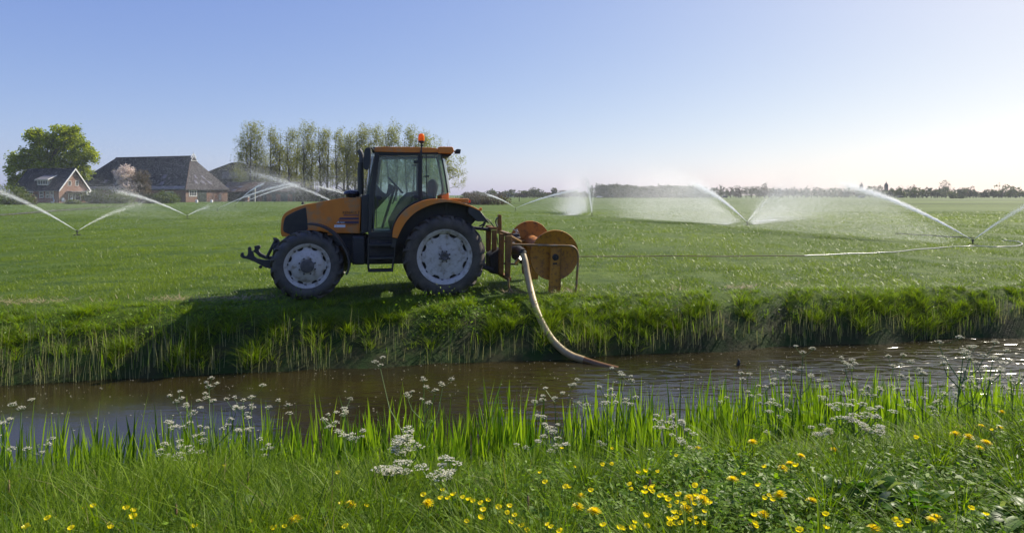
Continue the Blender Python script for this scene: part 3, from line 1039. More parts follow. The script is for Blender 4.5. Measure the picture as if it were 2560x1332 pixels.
def leaf_cloud(C, per, rad, size, flat=.3, tb=None):
    n = len(C)
    P = np.repeat(C, per, 0) + rng.normal(0, 1, (n * per, 3)) * rad
    tc = np.clip(rng.normal(.5, .22, n), 0, 1) if tb is None else tb
    t = np.clip(np.repeat(tc, per) + rng.normal(0, .14, n * per), 0, 1)
    return P, rng.uniform(.6, 1.25, n * per) * size, t


def tree(name, label, base, els, n_cl, per, rad, size, mat, trunk_h, trunk_r, group=None, stems=1, n_limb=16, cat='tree', crown='crown', seed=0, bark='bark', upright=0.0, shell=.55):
    root = thing(name, label, cat, base, 0, group)
    C = clumps_ellipsoids(els, n_cl, shell)
    r = random.Random(seed)
    mb = MB()
    top = max(e[2] + e[5] * .6 for e in els)
    for s in range(stems):
        a = 2 * PI * s / max(1, stems) + r.random()
        ox = 0 if stems == 1 else math.cos(a) * trunk_r * 1.8
        oy = 0 if stems == 1 else math.sin(a) * trunk_r * 1.8
        lean = r.uniform(.01, .05) * trunk_h
        e = els[s % len(els)]
        tip = Vector((ox * 2 + r.uniform(-1, 1) * lean * .5 + (e[0] * .7 if stems > 1 else 0), oy * 2 + (e[1] * .7 if stems > 1 else 0), top * r.uniform(.85, 1)))
        path = [Vector((ox, oy, -.3))]
        for k in range(1, 6):
            path.append(Vector((ox, oy, 0)).lerp(tip, k / 5) + Vector((r.uniform(-1, 1), r.uniform(-1, 1), 0)) * lean * .4)
        R = trunk_r / math.sqrt(stems)
        mb.tube(path, [R * 1.25, R, R * .75, R * .5, R * .28, R * .1], 6)
        m = n_limb // stems
        for i in range(m):
            c = Vector(C[r.randrange(len(C))])
            f = min(.95, max(trunk_h / top * .7, (c.z / top) * (.55 if upright == 0 else .72)))
            k = min(4, int(f * 5))
            p0 = path[k].lerp(path[k + 1], f * 5 - k)
            md = p0.lerp(c, .5) + Vector((0, 0, (c - p0).length * (.08 - .14 * upright)))
            rr = R * (1 - f) * .5 + .02
            mb.tube([p0, md, c], [rr, rr * .55, rr * .15], 4, cap=False)
    mb.build('trunk', M[bark], root, smooth=70)
    P, sz, t = leaf_cloud(C, per, rad, size)
    leaf_quads(crown, P, sz, mat, up=.1, parent=root, tint=t, kind=None, aspect=1.2)
    return root


def bush(name, label, px, py_base, w, h, Y, mat, n_cl=60, per=40, group=None, size=.16, cat='bush', depth=None):
    X = X_at(px, Y)
    d = depth or w * .6
    els = [(0, 0, h * .45, w * .42, d * .45, h * .5), (-w * .25, 0, h * .32, w * .3, d * .4, h * .36), (w * .27, 0, h * .36, w * .28, d * .4, h * .36)]
    return tree(name, label, (X, Y, 0), els, n_cl, per, (w * .07, w * .07, h * .09), size, mat, h * .3, .12, group, stems=3, n_limb=12, cat=cat, crown='foliage')


def ordinal(i):
    return ['first', 'second', 'third', 'fourth', 'fifth', 'sixth', 'seventh', 'eighth', 'ninth', 'tenth', 'eleventh', 'twelfth', 'thirteenth', 'fourteenth', 'fifteenth', 'sixteenth'][i]


def make_trees():
    # the big broad tree behind the house
    Y = 178.0
    k = Y / F
    def E(px, py, rx, ry, dy=0):
        return ((px - 118) * k, dy, Z_at(py, Y), rx * k, max(rx, ry) * k * .8, ry * k)
    els = [E(105, 375, 45, 40), E(160, 345, 40, 32), E(62, 420, 42, 36), E(205, 385, 40, 32), E(140, 420, 55, 40), E(185, 430, 40, 36), E(90, 340, 28, 18), E(180, 328, 20, 14), E(45, 400, 24, 20),
           E(60, 455, 40, 22)]
    tree('broad_tree', 'big round fresh green tree rising behind the brick house', (X_at(118, Y), Y, 0), els, 760, 44, (.5, .5, .42), .34, 'leaf_oak', 5.5, .55, n_limb=46, seed=3, shell=.35)
    # poplar row
    Y = 205.0
    k = Y / F
    pops = [(628, 306, 40, 3), (688, 316, 25, 2), (733, 315, 25, 2), (770, 308, 28, 2), (810, 311, 24, 2), (850, 316, 26, 2), (880, 330, 20, 2), (905, 308, 30, 2), (943, 306, 28, 2), (982, 305, 28, 2),
            (1025, 310, 24, 2), (1060, 322, 26, 2)]
    for i, (px, py, hw, st) in enumerate(pops):
        H = Z_at(py, Y)
        els = []
        top = H
        for s in range(3):
            cz = H * (.86 - .17 * s)
            els.append((rng.uniform(-.3, .3) * hw * k * (1 if s else .4), rng.uniform(-.6, .6), cz, hw * k * (.78 + .24 * s), hw * k * .85, H * .15))
        els.append((rng.uniform(-.5, .5), 0, H * .34, hw * k * 1.25, hw * k * .8, H * .15))
        if hw > 30:
            els.append((hw * k * .4, 0, H * .72, hw * k * .5, hw * k * .4, H * .22))
            els.append((-hw * k * .4, 0, H * .6, hw * k * .55, hw * k * .4, H * .22))
        tree('poplar_tree', 'tall sparse poplar, %s from the barn end of the row' % ordinal(i), (X_at(px, Y + (i % 3) * 4), Y + (i % 3) * 4, 0), els, int(150 * hw / 20), 40, (.55, .55, .8), .19,
             'leaf_pop', 5, .55, 'row of poplars behind the tractor', stems=st, n_limb=34, seed=20 + i, upright=1.0, shell=.1)
    for i, (px, py, hw) in enumerate(((598, 375, 26), (664, 352, 26), (710, 355, 26), (790, 350, 26), (828, 352, 26), (868, 350, 26), (895, 355, 24), (750, 350, 26), (920, 380, 30), (1000, 395, 30), (1085, 385, 30))):
        Y2 = 222.0
        k2 = Y2 / F
        H = Z_at(py, Y2)
        els = [(0, 0, H * .62, hw * k2, hw * k2, H * .34), (hw * k2 * .3, 0, H * .35, hw * k2 * 1.1, hw * k2, H * .25)]
        tree('slender_tree', 'lower thin leaved tree, %s from the barn in the row behind the poplars' % ordinal(i), (X_at(px, Y2), Y2, 0), els, int(48 * hw / 20), 22, (.5, .5, .7), .20, 'leaf_pop', 3, .18,
             'thin trees behind the poplar row', stems=2, n_limb=20, seed=60 + i, upright=.8, shell=.1)
    # willow like tree behind the cab
    Y3 = 150.0
    k3 = Y3 / F
    def E3(px, py, rx, ry):
        return ((px - 1105) * k3, 0, Z_at(py, Y3), rx * k3, rx * k3 * .8, ry * k3)
    tree('pale_willow', 'pale loose tree showing behind the rear window of the cab', (X_at(1105, Y3), Y3, 0),
         [E3(1120, 420, 34, 34), E3(1142, 440, 26, 34), E3(1085, 370, 30, 36), E3(1150, 405, 15, 16), E3(1075, 430, 30, 40)], 210, 20, (.4, .4, .5), .16, 'leaf_pop', 3, .25, n_limb=50, seed=90, stems=2, upright=.6, shell=.2)
    # blossom tree by the barn
    Yb = 150.0
    kb = Yb / F
    def Eb(px, py, rx, ry):
        return ((px - 335) * kb, 0, Z_at(py, Yb), rx * kb, rx * kb * .9, ry * kb)
    t = tree('blossom_tree', 'rounded tree with pinkish white blossom in front of the barn roof', (X_at(330, Yb), Yb, 0), [Eb(318, 440, 26, 24), Eb(328, 470, 36, 20), Eb(322, 428, 14, 14)], 260, 30, (.26, .26, .28), .15,
             'blossom', 1.8, .2, n_limb=34, seed=95, stems=2, shell=.25)
    tree('bare_budding_tree', 'brownish budding tree beside the blossom tree', (X_at(352, Yb + 1), Yb + 1, 0), [((0, 0, Z_at(450, Yb), 24 * kb, 20 * kb, 26 * kb)), ((8 * kb, 0, Z_at(475, Yb), 20 * kb, 20 * kb, 14 * kb))], 190, 26,
         (.28, .28, .3), .14, 'twig', 1.8, .18, n_limb=34, seed=96, stems=2, shell=.2)
    for a in ((262, 505, 8.2, 3.9, 148, 'leaf_bush', 'olive green bush between house and blossom tree'), (300, 506, 6, 2.6, 146, 'leaf_bush', 'low dark bush under the blossom tree'),
              (240, 506, 5, 2.6, 147, 'leaf_bush', 'low bush touching the glazed porch'), (417, 503, 5.6, 2.9, 152, 'leaf_bush', 'round green bush at the barn wall'), (378, 504, 4.2, 2.6, 153, 'leaf_far', 'dark clipped bush beside the blossom tree'),
              (20, 505, 6.5, 4.4, 130, 'leaf_bush', 'tall bright green hedge bush at the edge of the house garden'), (52, 507, 4.5, 2.6, 131, 'leaf_bush', 'sloping bright green bush before the house'),
              (78, 508, 1.8, 2.0, 132, 'twig', 'thin brownish shrub before the house windows'), (182, 508, 3.0, .9, 139, 'leaf_bush', 'low shrub beside the white garden table'),
              (1215, 505, 8.5, 2.4, 130, 'leaf_farb', 'brown dry reed thicket beyond the tractor fender'), (1180, 503, 6, 2.6, 135, 'leaf_farb', 'brownish bush just above the tractor fender')):
        px, pb, w, h, Y4, mt, lab = a
        bush('garden_bush' if px < 1000 else 'dry_thicket', lab, px, pb, w, h, Y4, mt, n_cl=90, per=34)
    for i, px in enumerate((590, 640, 700, 745, 800, 850, 895)):
        bush('undergrowth_bush', 'dark low bush, %s from the barn under the poplars' % ordinal(i), px, 500, 7.5, rng.uniform(3.4, 5.2), 198 + (i % 3) * 3, 'leaf_far', n_cl=60, per=26, group='bushes under the poplars', size=.28)
    # far edge of the meadow: single trees
    r = random.Random(5)
    far = []
    for px in range(1170, 1500, 17):
        far.append((px + r.uniform(-5, 5), 478 + r.uniform(-5, 5), r.uniform(12, 20), r.choice(['leaf_far', 'leaf_fary', 'leaf_farb'])))
    far += [(1336, 465, 17, 'leaf_far'), (1385, 470, 8, 'leaf_far'), (1478, 462, 7, 'leaf_far'), (1345, 472, 16, 'leaf_far'), (1310, 477, 14, 'leaf_fary')]
    for px in range(1760, 1900, 13):
        far.append((px + r.uniform(-4, 4), 467 + r.uniform(-4, 4), r.uniform(9, 14), 'leaf_farb' if r.random() < .5 else 'leaf_far'))
    far += [(1912, 458, 13, 'leaf_farb')]
    for px in range(1900, 2160, 14):
        far.append((px + r.uniform(-4, 4), 469 + r.uniform(-4, 4), r.uniform(10, 16), r.choice(['leaf_farb', 'leaf_far'])))
    far += [(2153, 461, 4, 'leaf_farb')]
    for px in range(2160, 2560, 13):
        far.append((px + r.uniform(-4, 4), (470 if px < 2400 else 476) + r.uniform(-4, 5), r.uniform(9, 17), r.choice(['leaf_far', 'leaf_fary', 'leaf_far'])))
    far += [(2363, 450, 15, 'leaf_farb'), (2285, 462, 9, 'leaf_farb'), (2425, 466, 15, 'leaf_farb'), (2505, 460, 22, 'leaf_fary'), (2540, 462, 18, 'leaf_fary'), (2250, 466, 12, 'leaf_far')]
    Yf = 455.0
    for i, (px, py, hw, mt) in enumerate(far):
        Yi = Yf + r.uniform(-12, 25)
        k4 = Yi / F
        H = Z_at(py, Yi)
        w = hw * k4
        els = [(0, 0, H * .62, w * .8, w * .8, H * .38), (w * .5, 0, H * .4, w * .6, w * .6, H * .3), (-w * .5, 0, H * .42, w * .6, w * .6, H * .3)]
        dense = mt == 'leaf_fary' or py > 468
        lab = {'leaf_far': 'dark green tree in the far tree line', 'leaf_fary': 'light green tree in the far tree line', 'leaf_farb': 'brownish half bare tree in the far tree line'}[mt]
        grp = {'leaf_far': 'dark far trees', 'leaf_fary': 'light far trees', 'leaf_farb': 'brownish far trees'}[mt]
        if (px, py) == (2363, 450): lab, grp = 'tall round brownish tree standing out of the far tree line', None
        if (px, py) == (1912, 458): lab, grp = 'tall open crowned tree above the far spray mist', None
        if (px, py) == (2153, 461): lab, grp = 'narrow tall tree at the tip of the strong water jet', None
        if px == 2153: els = [(0, 0, H * .7, w, w, H * .32)]
        tree('far_tree', lab, (X_at(px, Yi), Yi, 0), els, 34, 13, (w * .16, w * .16, H * .07), .62 if dense else .5, mt, H * .3, .3, grp, n_limb=10, seed=200 + i, shell=.3)
    # the dense wood reads as one mass
    els = []
    for px in np.arange(1496, 1765, 9.0):
        Yi = 440 + r.uniform(0, 26)
        H = Z_at(464 - 2 * math.exp(-((px - 1530) / 30) ** 2) * 2 + r.uniform(-1.5, 2) + (px - 1500) * .006, Yi)
        els.append((X_at(px, Yi), Yi, H * .58, 3.4, 4.5, H * .42))
        els.append((X_at(px + 4, Yi), Yi, H * .25, 3.4, 4.5, H * .3))
    C = clumps_ellipsoids(els, 2300, .6)
    P, sz, t = leaf_cloud(C, 14, (.55, .6, .5), .62)
    mix = np.where(np.repeat(C[:, 2] > 6.5, 14), np.clip(t + .2, 0, 1), t)
    o = leaf_quads('far_wood', P, sz, 'leaf_far', up=.1, tint=t, kind='stuff', aspect=1.2, label='dense dark far wood with an even top behind the meadow')
# ------------------------------------------------------------------ tractor
TA = math.radians(10.0)
TX, TY = -1.325, 12.48
CT = -0.90                      # centre line (local y); near wheel mid plane is y=0, +y towards the ditch


def loc_px(px, py, t):
    """photograph pixel -> (s,z) in the tractor's vertical plane y=t"""
    c, sn = math.cos(TA), math.sin(TA)
    k = (px - 1280.0) / F
    s = (k * TY - k * t * c - TX - t * sn) / (k * sn - c)
    Y = TY - s * sn - t * c
    return s, Z_at(py, Y)


def z1(zx, zy, t): return loc_px(580 + zx / 2.8953, 300 + zy / 2.8953, t)
def z2(zx, zy, t): return loc_px(880 + zx / 4.7583, 320 + zy / 4.7583, t)
def z5(zx, zy, t): return loc_px(1180 + zx / 5.55, 520 + zy / 5.55, t)
def L1(pts, t): return [z1(x, y, t) for x, y in pts]
def L2(pts, t): return [z2(x, y, t) for x, y in pts]
def L5(pts, t): return [z5(x, y, t) for x, y in pts]
def V3(p, t): return (p[0], t, p[1])


def smooth_line(pts, n=4):
    """Catmull-Rom through 2-D points (open)"""
    out = []
    P = [np.array(p, float) for p in pts]
    for i in range(len(P) - 1):
        p0, p1, p2, p3 = P[max(i - 1, 0)], P[i], P[i + 1], P[min(i + 2, len(P) - 1)]
        for k in range(n):
            t = k / n
            out.append(tuple(.5 * ((2 * p1) + (-p0 + p2) * t + (2 * p0 - 5 * p1 + 4 * p2 - p3) * t * t + (-p0 + 3 * p1 - 3 * p2 + p3) * t ** 3)))
    out.append(tuple(P[-1]))
    return out


def text_part(name, s, body, size, t, mat, parent, sx=1.0, font_shear=0.0, depth=.002):
    """lettering lying on the plane y=t; s = (s,z) of its lower left as seen from the ditch"""
    cu = bpy.data.curves.new('txt', 'FONT')
    cu.body = body
    cu.size = size
    cu.shear = font_shear
    cu.extrude = depth
    o = bpy.data.objects.new('txt', cu)
    COL.objects.link(o)
    bpy.context.view_layer.update()
    dg = bpy.context.evaluated_depsgraph_get()
    me = bpy.data.meshes.new_from_object(o.evaluated_get(dg))
    bpy.data.objects.remove(o)
    # seen from +y looking to -y: picture-right is -x
    R = Matrix(((-sx, 0, 0), (0, 0, 1), (0, 1, 0))).to_4x4()
    me.transform(R)

    p = link(name, me, mat, parent)
    p.location = (s[0], t, s[1])
    return p


def wheel(parent, c, side, R, w, rim, nl, steer=0.0, front=False):
    """c=(s,z) of the hub; side: y of the mid plane. Built facing +y, turned by 180 deg for the far side."""
    root = bpy.data.objects.new('front_wheel' if front else 'rear_wheel', None)
    COL.objects.link(root)
    root.parent = parent
    root.location = (c[0], side, c[1])
    root.rotation_euler = (0, 0, steer if side > CT else PI + steer)
    hw = w / 2
    # tyre
    mb = MB()
    rb = R - .045
    prof = [(rim * .97, -hw * .78), (rim + .02, -hw * .86), (rim + (rb - rim) * .35, -hw * 1.0), (rim + (rb - rim) * .65, -hw * .99), (rb - .03, -hw * .86), (rb, -hw * .62), (rb + .006, 0),
            (rb, hw * .62), (rb - .03, hw * .86), (rim + (rb - rim) * .65, hw * .99), (rim + (rb - rim) * .35, hw * 1.0), (rim + .02, hw * .86), (rim * .97, hw * .78)]
    mb.lathe(prof, 64)
    # chevron lugs that run over the shoulder on to the side wall
    for i in range(nl):
        for sd in (1, -1):
            a0 = 2 * PI * (i + (.5 if sd < 0 else 0)) / nl
            path = [(0.0, -.02 * sd, R - .004), (.13 * 1.0, hw * .45 * sd, R), (.23, hw * .82 * sd, R - .012), (.27, hw * .97 * sd, R - .06), (.29, hw * 1.035 * sd, R - .125)]
            half = [.052, .05, .055, .06, .032]
            drop = [.06, .06, .06, .05, .02]
            vs, fs = [], []
            for (da, y, r), h, dr in zip(path, half, drop):
                an = a0 + da * (.62 / R)
                dh = h / R * .62
                inn = 1.0 if y * sd < hw * .9 else 0
                for (aa, rr, yy) in ((an - dh, r - dr * inn, y - (0 if inn else .03 * sd)), (an - dh * .75, r, y), (an + dh * .75, r, y), (an + dh, r - dr * inn, y - (0 if inn else .03 * sd))):
                    vs.append((rr * math.cos(aa), yy, rr * math.sin(aa)))
            for k in range(len(path) - 1):
                for j in range(3):
                    fs.append((4 * k + j, 4 * k + j + 1, 4 * k + 5 + j, 4 * k + 4 + j))
            fs.append((0, 1, 2, 3)); e = 4 * (len(path) - 1); fs.append((e, e + 3, e + 2, e + 1))
            mb.add(vs, fs)
    mb.build('tyre', M['wetrubber'] if front else M['rubber'], root, smooth=45)
    # rim ring
    mb = MB()
    mb.lathe([(rim * .86, hw * .25), (rim * .86, hw * .62), (rim * .90, hw * .74), (rim * .93, hw * .76), (rim * .955, hw * .82), (rim * 1.0, hw * .86), (rim * 1.03, hw * .885), (rim * 1.035, hw * .86),
              (rim * 1.0, hw * .80), (rim * .97, hw * .70)], 72)
    mb.lathe([(rim * .95, -hw * .8), (rim * 1.02, -hw * .86), (rim * .98, -hw * .8), (rim * .9, -hw * .4), (rim * .86, hw * .25)], 48)
    ro = mb.build('rim', M['rim'], root, smooth=40)
    # disc with eight scallops
    mb = MB()
    n = 96
    ys = hw * (.50 if not front else .55)
    prof = [(1.0, 0), (.97, .012), (.80, .016), (.72, .018 if not front else .05), (.45, .0 if not front else .085), (.42, .004 if not front else .088), (.2, .006 if not front else .088), (.0, .006 if not front else .088)]
    vs, fs = [], []
    m = len(prof)
    for i in range(n):
        a = 2 * PI * i / n
        ph = math.cos(8 * a)
        edge = rim * (.885 - .135 * (max(0, -ph) ** .5))
        for f, y in prof:
            r_ = edge * f if f > .9 else rim * .78 * f / .8 * .97
            vs.append((r_ * math.cos(a), ys + y, r_ * math.sin(a)))
    for i in range(n):
        j = (i + 1) % n
        for k in range(m - 1):
            fs.append((i * m + k, j * m + k, j * m + k + 1, i * m + k + 1))
    mb.add(vs, fs)
    mb.build('wheel_disc', M['rim'], root, smooth=35)
    mb = MB()
    mb.lathe([(0.001, hw * .1), (rim * .93, hw * .1), (rim * .93, hw * .05), (0.001, hw * .05)], 32)
    mb.build('rim_barrel', M['rimdark'], root, smooth=40)
    mb = MB()
    hr = rim * (.30 if front else .155)
    yb = ys + (.09 if front else .008)
    mb.lathe([(hr * 1.02, yb - .03), (hr, yb + (.05 if front else .035)), (hr * .8, yb + (.06 if front else .045)), (hr * .3, yb + (.06 if front else .03)), (.001, yb + (.06 if front else .03))], 32)
    mb.build('hub_cap', M['hub'], root, smooth=40)
    br = rim * (.375 if front else .205)
    for i in range(8):
        a = 2 * PI * (i + .5) / 8
        b = MB()
        b.lathe([(.017, yb - .012), (.017, yb + .018), (.011, yb + .03), (.001, yb + .03)], 6, c=(br * math.cos(a), 0, br * math.sin(a)))
        b.build('bolt', M['hub'], root, smooth=30)
    for i in range(8):
        a = 2 * PI * i / 8 + .1
        b = MB()
        b.box((rim * .87 * math.cos(a), hw * .62, rim * .87 * math.sin(a)), (.03, .03, .045), (0, -a, 0))
        b.build('rim_clamp', M['rimdark'], root, bevel=.004)
    return root


def make_tractor():
    T = thing('tractor', 'orange farm tractor with a closed glass cab parked on the ditch bank', 'tractor', (TX, TY, 0), PI + TA)
    tn, tf = -.20, 2 * CT + .20            # cab sides
    mir = lambda t: 2 * CT - t

    # wheels
    c = loc_px(1111.5, 641.5, .15)
    wheel(T, c, 0.0, c[1] + .035, .46, .515, 20)
    wheel(T, c, mir(0.0), c[1] + .035, .46, .515, 20)
    c2 = loc_px(766, 665, .12)
    wheel(T, c2, -.03, c2[1] + .03, .36, .405, 18, steer=math.radians(6), front=True)
    wheel(T, c2, mir(-.03), c2[1] + .03, .36, .405, 18, steer=math.radians(6), front=True)

    # ---- bonnet
    th = -.50
    top = smooth_line([(935, 556), (830, 560), (700, 580), (600, 600), (530, 612), (460, 634), (410, 655), (378, 676), (358, 705), (349, 745), (346, 790), (348, 825), (358, 846)], 3)
    body = L1(top, th) + L1([(420, 846), (480, 830), (545, 800), (640, 806), (700, 818), (925, 822), (932, 700)], th)
    m = MB()
    m.prism(body, th, mir(th))
    s_n = z1(545, 700, th)[0]
    s_t = z1(346, 700, th)[0]

    def taper(v):
        f = min(1, max(0, (v[0] - s_n) / (s_t - s_n)))
        return (v[0], CT + (v[1] - CT) * (1 - .22 * f * f), v[2])
    m.v = [taper(v) for v in m.v]
    m.build('bonnet', M['orange'], T, bevel=.055, seg=4)
    for sd in (1, -1):
        g = MB()
        pts = L1(smooth_line([(534, 632), (470, 655), (415, 682), (385, 702), (371, 735), (364, 790), (372, 812)], 3) + [(420, 830), (480, 822), (550, 792), (545, 720)], th)
        a, b = (th - .05, th + .012) if sd > 0 else (mir(th) + .05, mir(th) - .012)
        g.prism(pts, a, b)
        g.v = [(v[0], CT + (v[1] - CT) * (1 - .22 * min(1, max(0, (v[0] - s_n) / (s_t - s_n))) ** 2), v[2]) for v in g.v]
        gp = g.build('grille', M['black'], T, bevel=.012)
        if sd > 0:
            # mesh wires of the grille with light showing through
            w = MB()
            for i in range(16):
                x = 395 + i * 9.5
                w.tube([V3(z1(x, 812 - .0 * i, th + .014), th + .014), V3(z1(x, 700 - (x - 395) * .38, th + .014), th + .014)], .0022, 4)
            for i in range(12):
                y = 700 + i * 9.5
                w.tube([V3(z1(388, y, th + .015), th + .015), V3(z1(530, y - 3, th + .015), th + .015)], .0022, 4)
            w.v = [(v[0], CT + (v[1] - CT) * (1 - .22 * min(1, max(0, (v[0] - s_n) / (s_t - s_n))) ** 2), v[2]) for v in w.v]
            w.build('wire_mesh', M['iron'], gp, smooth=60)
            sc = MB()
            for (x, y, r_) in ((432, 735, 24), (415, 760, 18), (455, 765, 22), (430, 790, 16), (462, 740, 14)):
                p = z1(x, y, th)
                sc.lathe([(.001, 0), (r_ / 2.8953 * .0077, 0), (r_ / 2.8953 * .0077, .004), (.001, .004)], 12, c=(p[0], th + .006, p[1]))
    # bonnet stripe decals and lettering
    t = th + .004
    y0 = th + .0025
    d = MB()
    for (xa, xb, yy, hh, sl) in ((805, 918, 690, 8, 6), (770, 918, 714, 18, 14), (755, 918, 740, 20, 16)):
        pts = L1([(xa, yy + hh / 2), (xb, yy + hh / 2), (xb, yy - hh / 2), (xa + sl, yy - hh / 2)], y0)
        d2 = MB(); d2.prism(pts, th - .004, y0)
        d2.build('stripe', M['decal'], T)
    d = MB(); d.prism(L1([(738, 777), (820, 777), (820, 758), (742, 758)], y0), th - .004, y0); d.build('sticker', M['whitetxt'], T)
    text_part('lettering', z1(800, 681, t), 'RENAULT', .082, y0 + .001, M['decaltxt'], T, sx=.93)
    text_part('lettering', z1(755, 748, t), 'Ares', .062, y0 + .003, M['whitetxt'], T, sx=1.3, font_shear=.3)
    text_part('lettering', z1(826, 760, t), '550RZ', .045, y0 + .001, M['decaltxt'], T, sx=1.6, font_shear=.2)
    text_part('lettering', z1(750, 772, t), '3', .035, y0 + .001, M['decal'], T)
    b = MB()
    p = z1(524, 602, CT)
    b.lathe([(.001, .05), (.02, .045), (.03, .02), (.035, 0)], 12, c=(p[0], CT + .2, p[1] - .02), axis='z')
    b.build('bonnet_latch', M['black'], T, smooth=50)

    # ---- engine, gearbox, axles
    m = MB()
    m.prism(L1([(600, 815), (930, 822), (985, 840), (985, 1040), (860, 1040), (840, 930), (700, 900), (600, 900)], -.6), -.62, mir(-.62))
    m.build('engine_block', M['iron'], T, bevel=.03)
    m = MB()
    m.prism(L1([(868, 838), (962, 842), (965, 1046), (880, 1048), (866, 1010)], -.3), -.62, -.28)
    m.build('fuel_tank', M['black'], T, bevel=.04, seg=3)
    m = MB()
    m.prism(L1([(960, 850), (1250, 850), (1250, 1040), (960, 1046)], -.45), -.45, mir(-.45))
    m.build('gearbox', M['iron'], T, bevel=.03)
    m = MB()
    m.tube([(c[0], -.1, c[1]), (c[0], mir(-.1), c[1])], .13, 16)
    m.build('rear_axle', M['iron'], T, smooth=40)
    m = MB()
    m.tube([(c2[0], -.1, c2[1]), (c2[0], mir(-.1), c2[1])], .085, 16)
    m.box((c2[0], CT, c2[1] + .08), (.5, .5, .3))
    m.build('front_axle', M['iron'], T, smooth=40)

    # ---- front mudguard
    def mudguard(tc):
        mid = smooth_line([(548, 752), (620, 762), (690, 790), (760, 848), (815, 930), (842, 1000), (846, 1060), (828, 1118)], 4)
        P = [np.array(z1(x, y, .1)) for x, y in mid]
        V, fs = [], []
        for i, p in enumerate(P):
            tt = P[min(i + 1, len(P) - 1)] - P[max(i - 1, 0)]
            nn = np.array([-tt[1], tt[0]]); nn /= np.linalg.norm(nn)
            th_ = .016 if i else .01
            for y in (tc - .18, tc + .18):
                for q in (p + nn * th_, p - nn * th_):
                    V.append((q[0], y, q[1]))
        for i in range(len(P) - 1):
            a = 4 * i
            for j, k in ((0, 1), (1, 3), (3, 2), (2, 0)):
                fs.append((a + j, a + k, a + 4 + k, a + 4 + j))
        fs += [(0, 1, 3, 2), (4 * len(P) - 4, 4 * len(P) - 2, 4 * len(P) - 1, 4 * len(P) - 3)]
        m = MB(); m.add(V, fs)
        o = m.build('front_mudguard', M['black'], T, smooth=50)
        b = MB()
        b.tube([V3(z1(700, 812, .0), tc - .15), V3(z1(690, 860, 0), tc - .3), V3(z1(600, 900, 0), tc - .35)], .02, 6)
        b.build('bracket', M['black'], o, smooth=40)
    mudguard(-.03)
    mudguard(mir(-.03))
    m = MB()
    p = z1(707, 826, .0)
    m.box((p[0], -.1, p[1]), (.1, .03, .06)); m.build('side_reflector', M['orange'], T, bevel=.01)

    # ---- cab frame
    def both(name, pts_fn, t0, t1, mat, bevel=.01):
        for sd in (1, -1):
            m = MB()
            pts = pts_fn(t1)
            m.prism(pts, t0 if sd > 0 else mir(t0), t1 if sd > 0 else mir(t1))
            m.build(name, mat, T, bevel=bevel)
    both('front_pillar', lambda t: L2([(272, 288), (318, 288), (262, 800), (232, 1240), (190, 1250), (205, 800), (240, 560)], t), tn - .06, tn, M['frame'])
    both('centre_pillar', lambda t: L2([(796, 288), (836, 288), (836, 862), (796, 862)], t), tn - .05, tn + .004, M['frame'])
    both('rear_pillar', lambda t: L2([(1048, 312), (1068, 312), (1096, 440), (1122, 590), (1150, 772), (1132, 778), (1104, 590), (1078, 440)], t), tn - .05, tn, M['frame'], .006)
    both('roof_rail', lambda t: L2([(272, 280), (1075, 290), (1075, 316), (860, 314), (300, 312)], t), tn - .05, tn + .002, M['frame'])
    both('door_sill', lambda t: L2([(190, 1235), (470, 1238), (508, 1130), (556, 1040), (640, 950), (740, 890), (836, 850), (892, 846), (1000, 815), (1000, 850), (892, 872), (780, 905), (660, 980), (588, 1060), (520, 1180),
                                                  (490, 1300), (200, 1300)], t), tn - .05, tn + .003, M['frame'])
    # doors and windows
    def pane(name, pts, t, mat=M['glass'], parent=T):
        m = MB(); m.prism(L2(pts, t), t - .004, t + .002) if t > CT else m.prism(L2(pts, mir(t)), t - .002, t + .004)
        return m.build(name, mat, parent)
    door_pts = [(318, 316), (798, 314), (798, 868), (740, 895), (640, 955), (556, 1045), (508, 1135), (472, 1236), (258, 1236), (262, 800)]
    for t in (tn - .012, mir(tn - .012)):
        d = bpy.data.objects.new('cab_door', None); COL.objects.link(d); d.parent = T
        pane('door_glass', door_pts, t, M['glass'], d)
        tt = t + (.014 if t > CT else -.014)
        fr = MB()
        src = [(x, y) for x, y in door_pts]
        P = [V3(p, tt) for p in L2([(322, 322), (792, 320), (792, 862), (734, 888), (636, 948), (550, 1036), (502, 1126), (466, 1226), (256, 1226), (262, 800)], tn)]
        fr.tube(P + [P[0]], .014, 6, cap=False)
        fr.build('door_frame', M['frame'], d, smooth=50)
        hb = MB()
        a = z2(320, 835, tn)
        hb.box((a[0], tt + (.03 if t > CT else -.03), a[1]), (.10, .05, .075))
        a = z2(302, 895, tn)
        hb.box((a[0], tt + (.015 if t > CT else -.015), a[1]), (.035, .03, .14))
        hb.build('handle', M['black'], d, bevel=.012)
        for (zx, zy) in ((765, 404), (765, 822)):
            hb = MB(); a = z2(zx, zy, tn); hb.box((a[0], tt + (.02 if t > CT else -.02), a[1]), (.11, .03, .055)); hb.build('hinge', M['black'], d, bevel=.01)
    for t in (tn - .012, mir(tn - .012)):
        pane('quarter_glass', [(838, 314), (1052, 314), (1080, 440), (1106, 590), (1134, 776), (1000, 815), (892, 848), (838, 850)], t)
    q = MB(); q.tube([V3(p, tn) for p in L2([(882, 316), (888, 846)], tn)], .009, 6); q.build('window_edge', M['frame'], T)
    q = MB(); q.tube([V3(z2(845, 578, tn), tn + .01), V3(z2(905, 574, tn), tn + .02)], .009, 6); p = z2(908, 574, tn); q.lathe([(.001, 0), (.02, 0), (.02, .03), (.001, .03)], 10, c=(p[0], tn, p[1]))
    q.build('window_latch', M['black'], T, smooth=50)

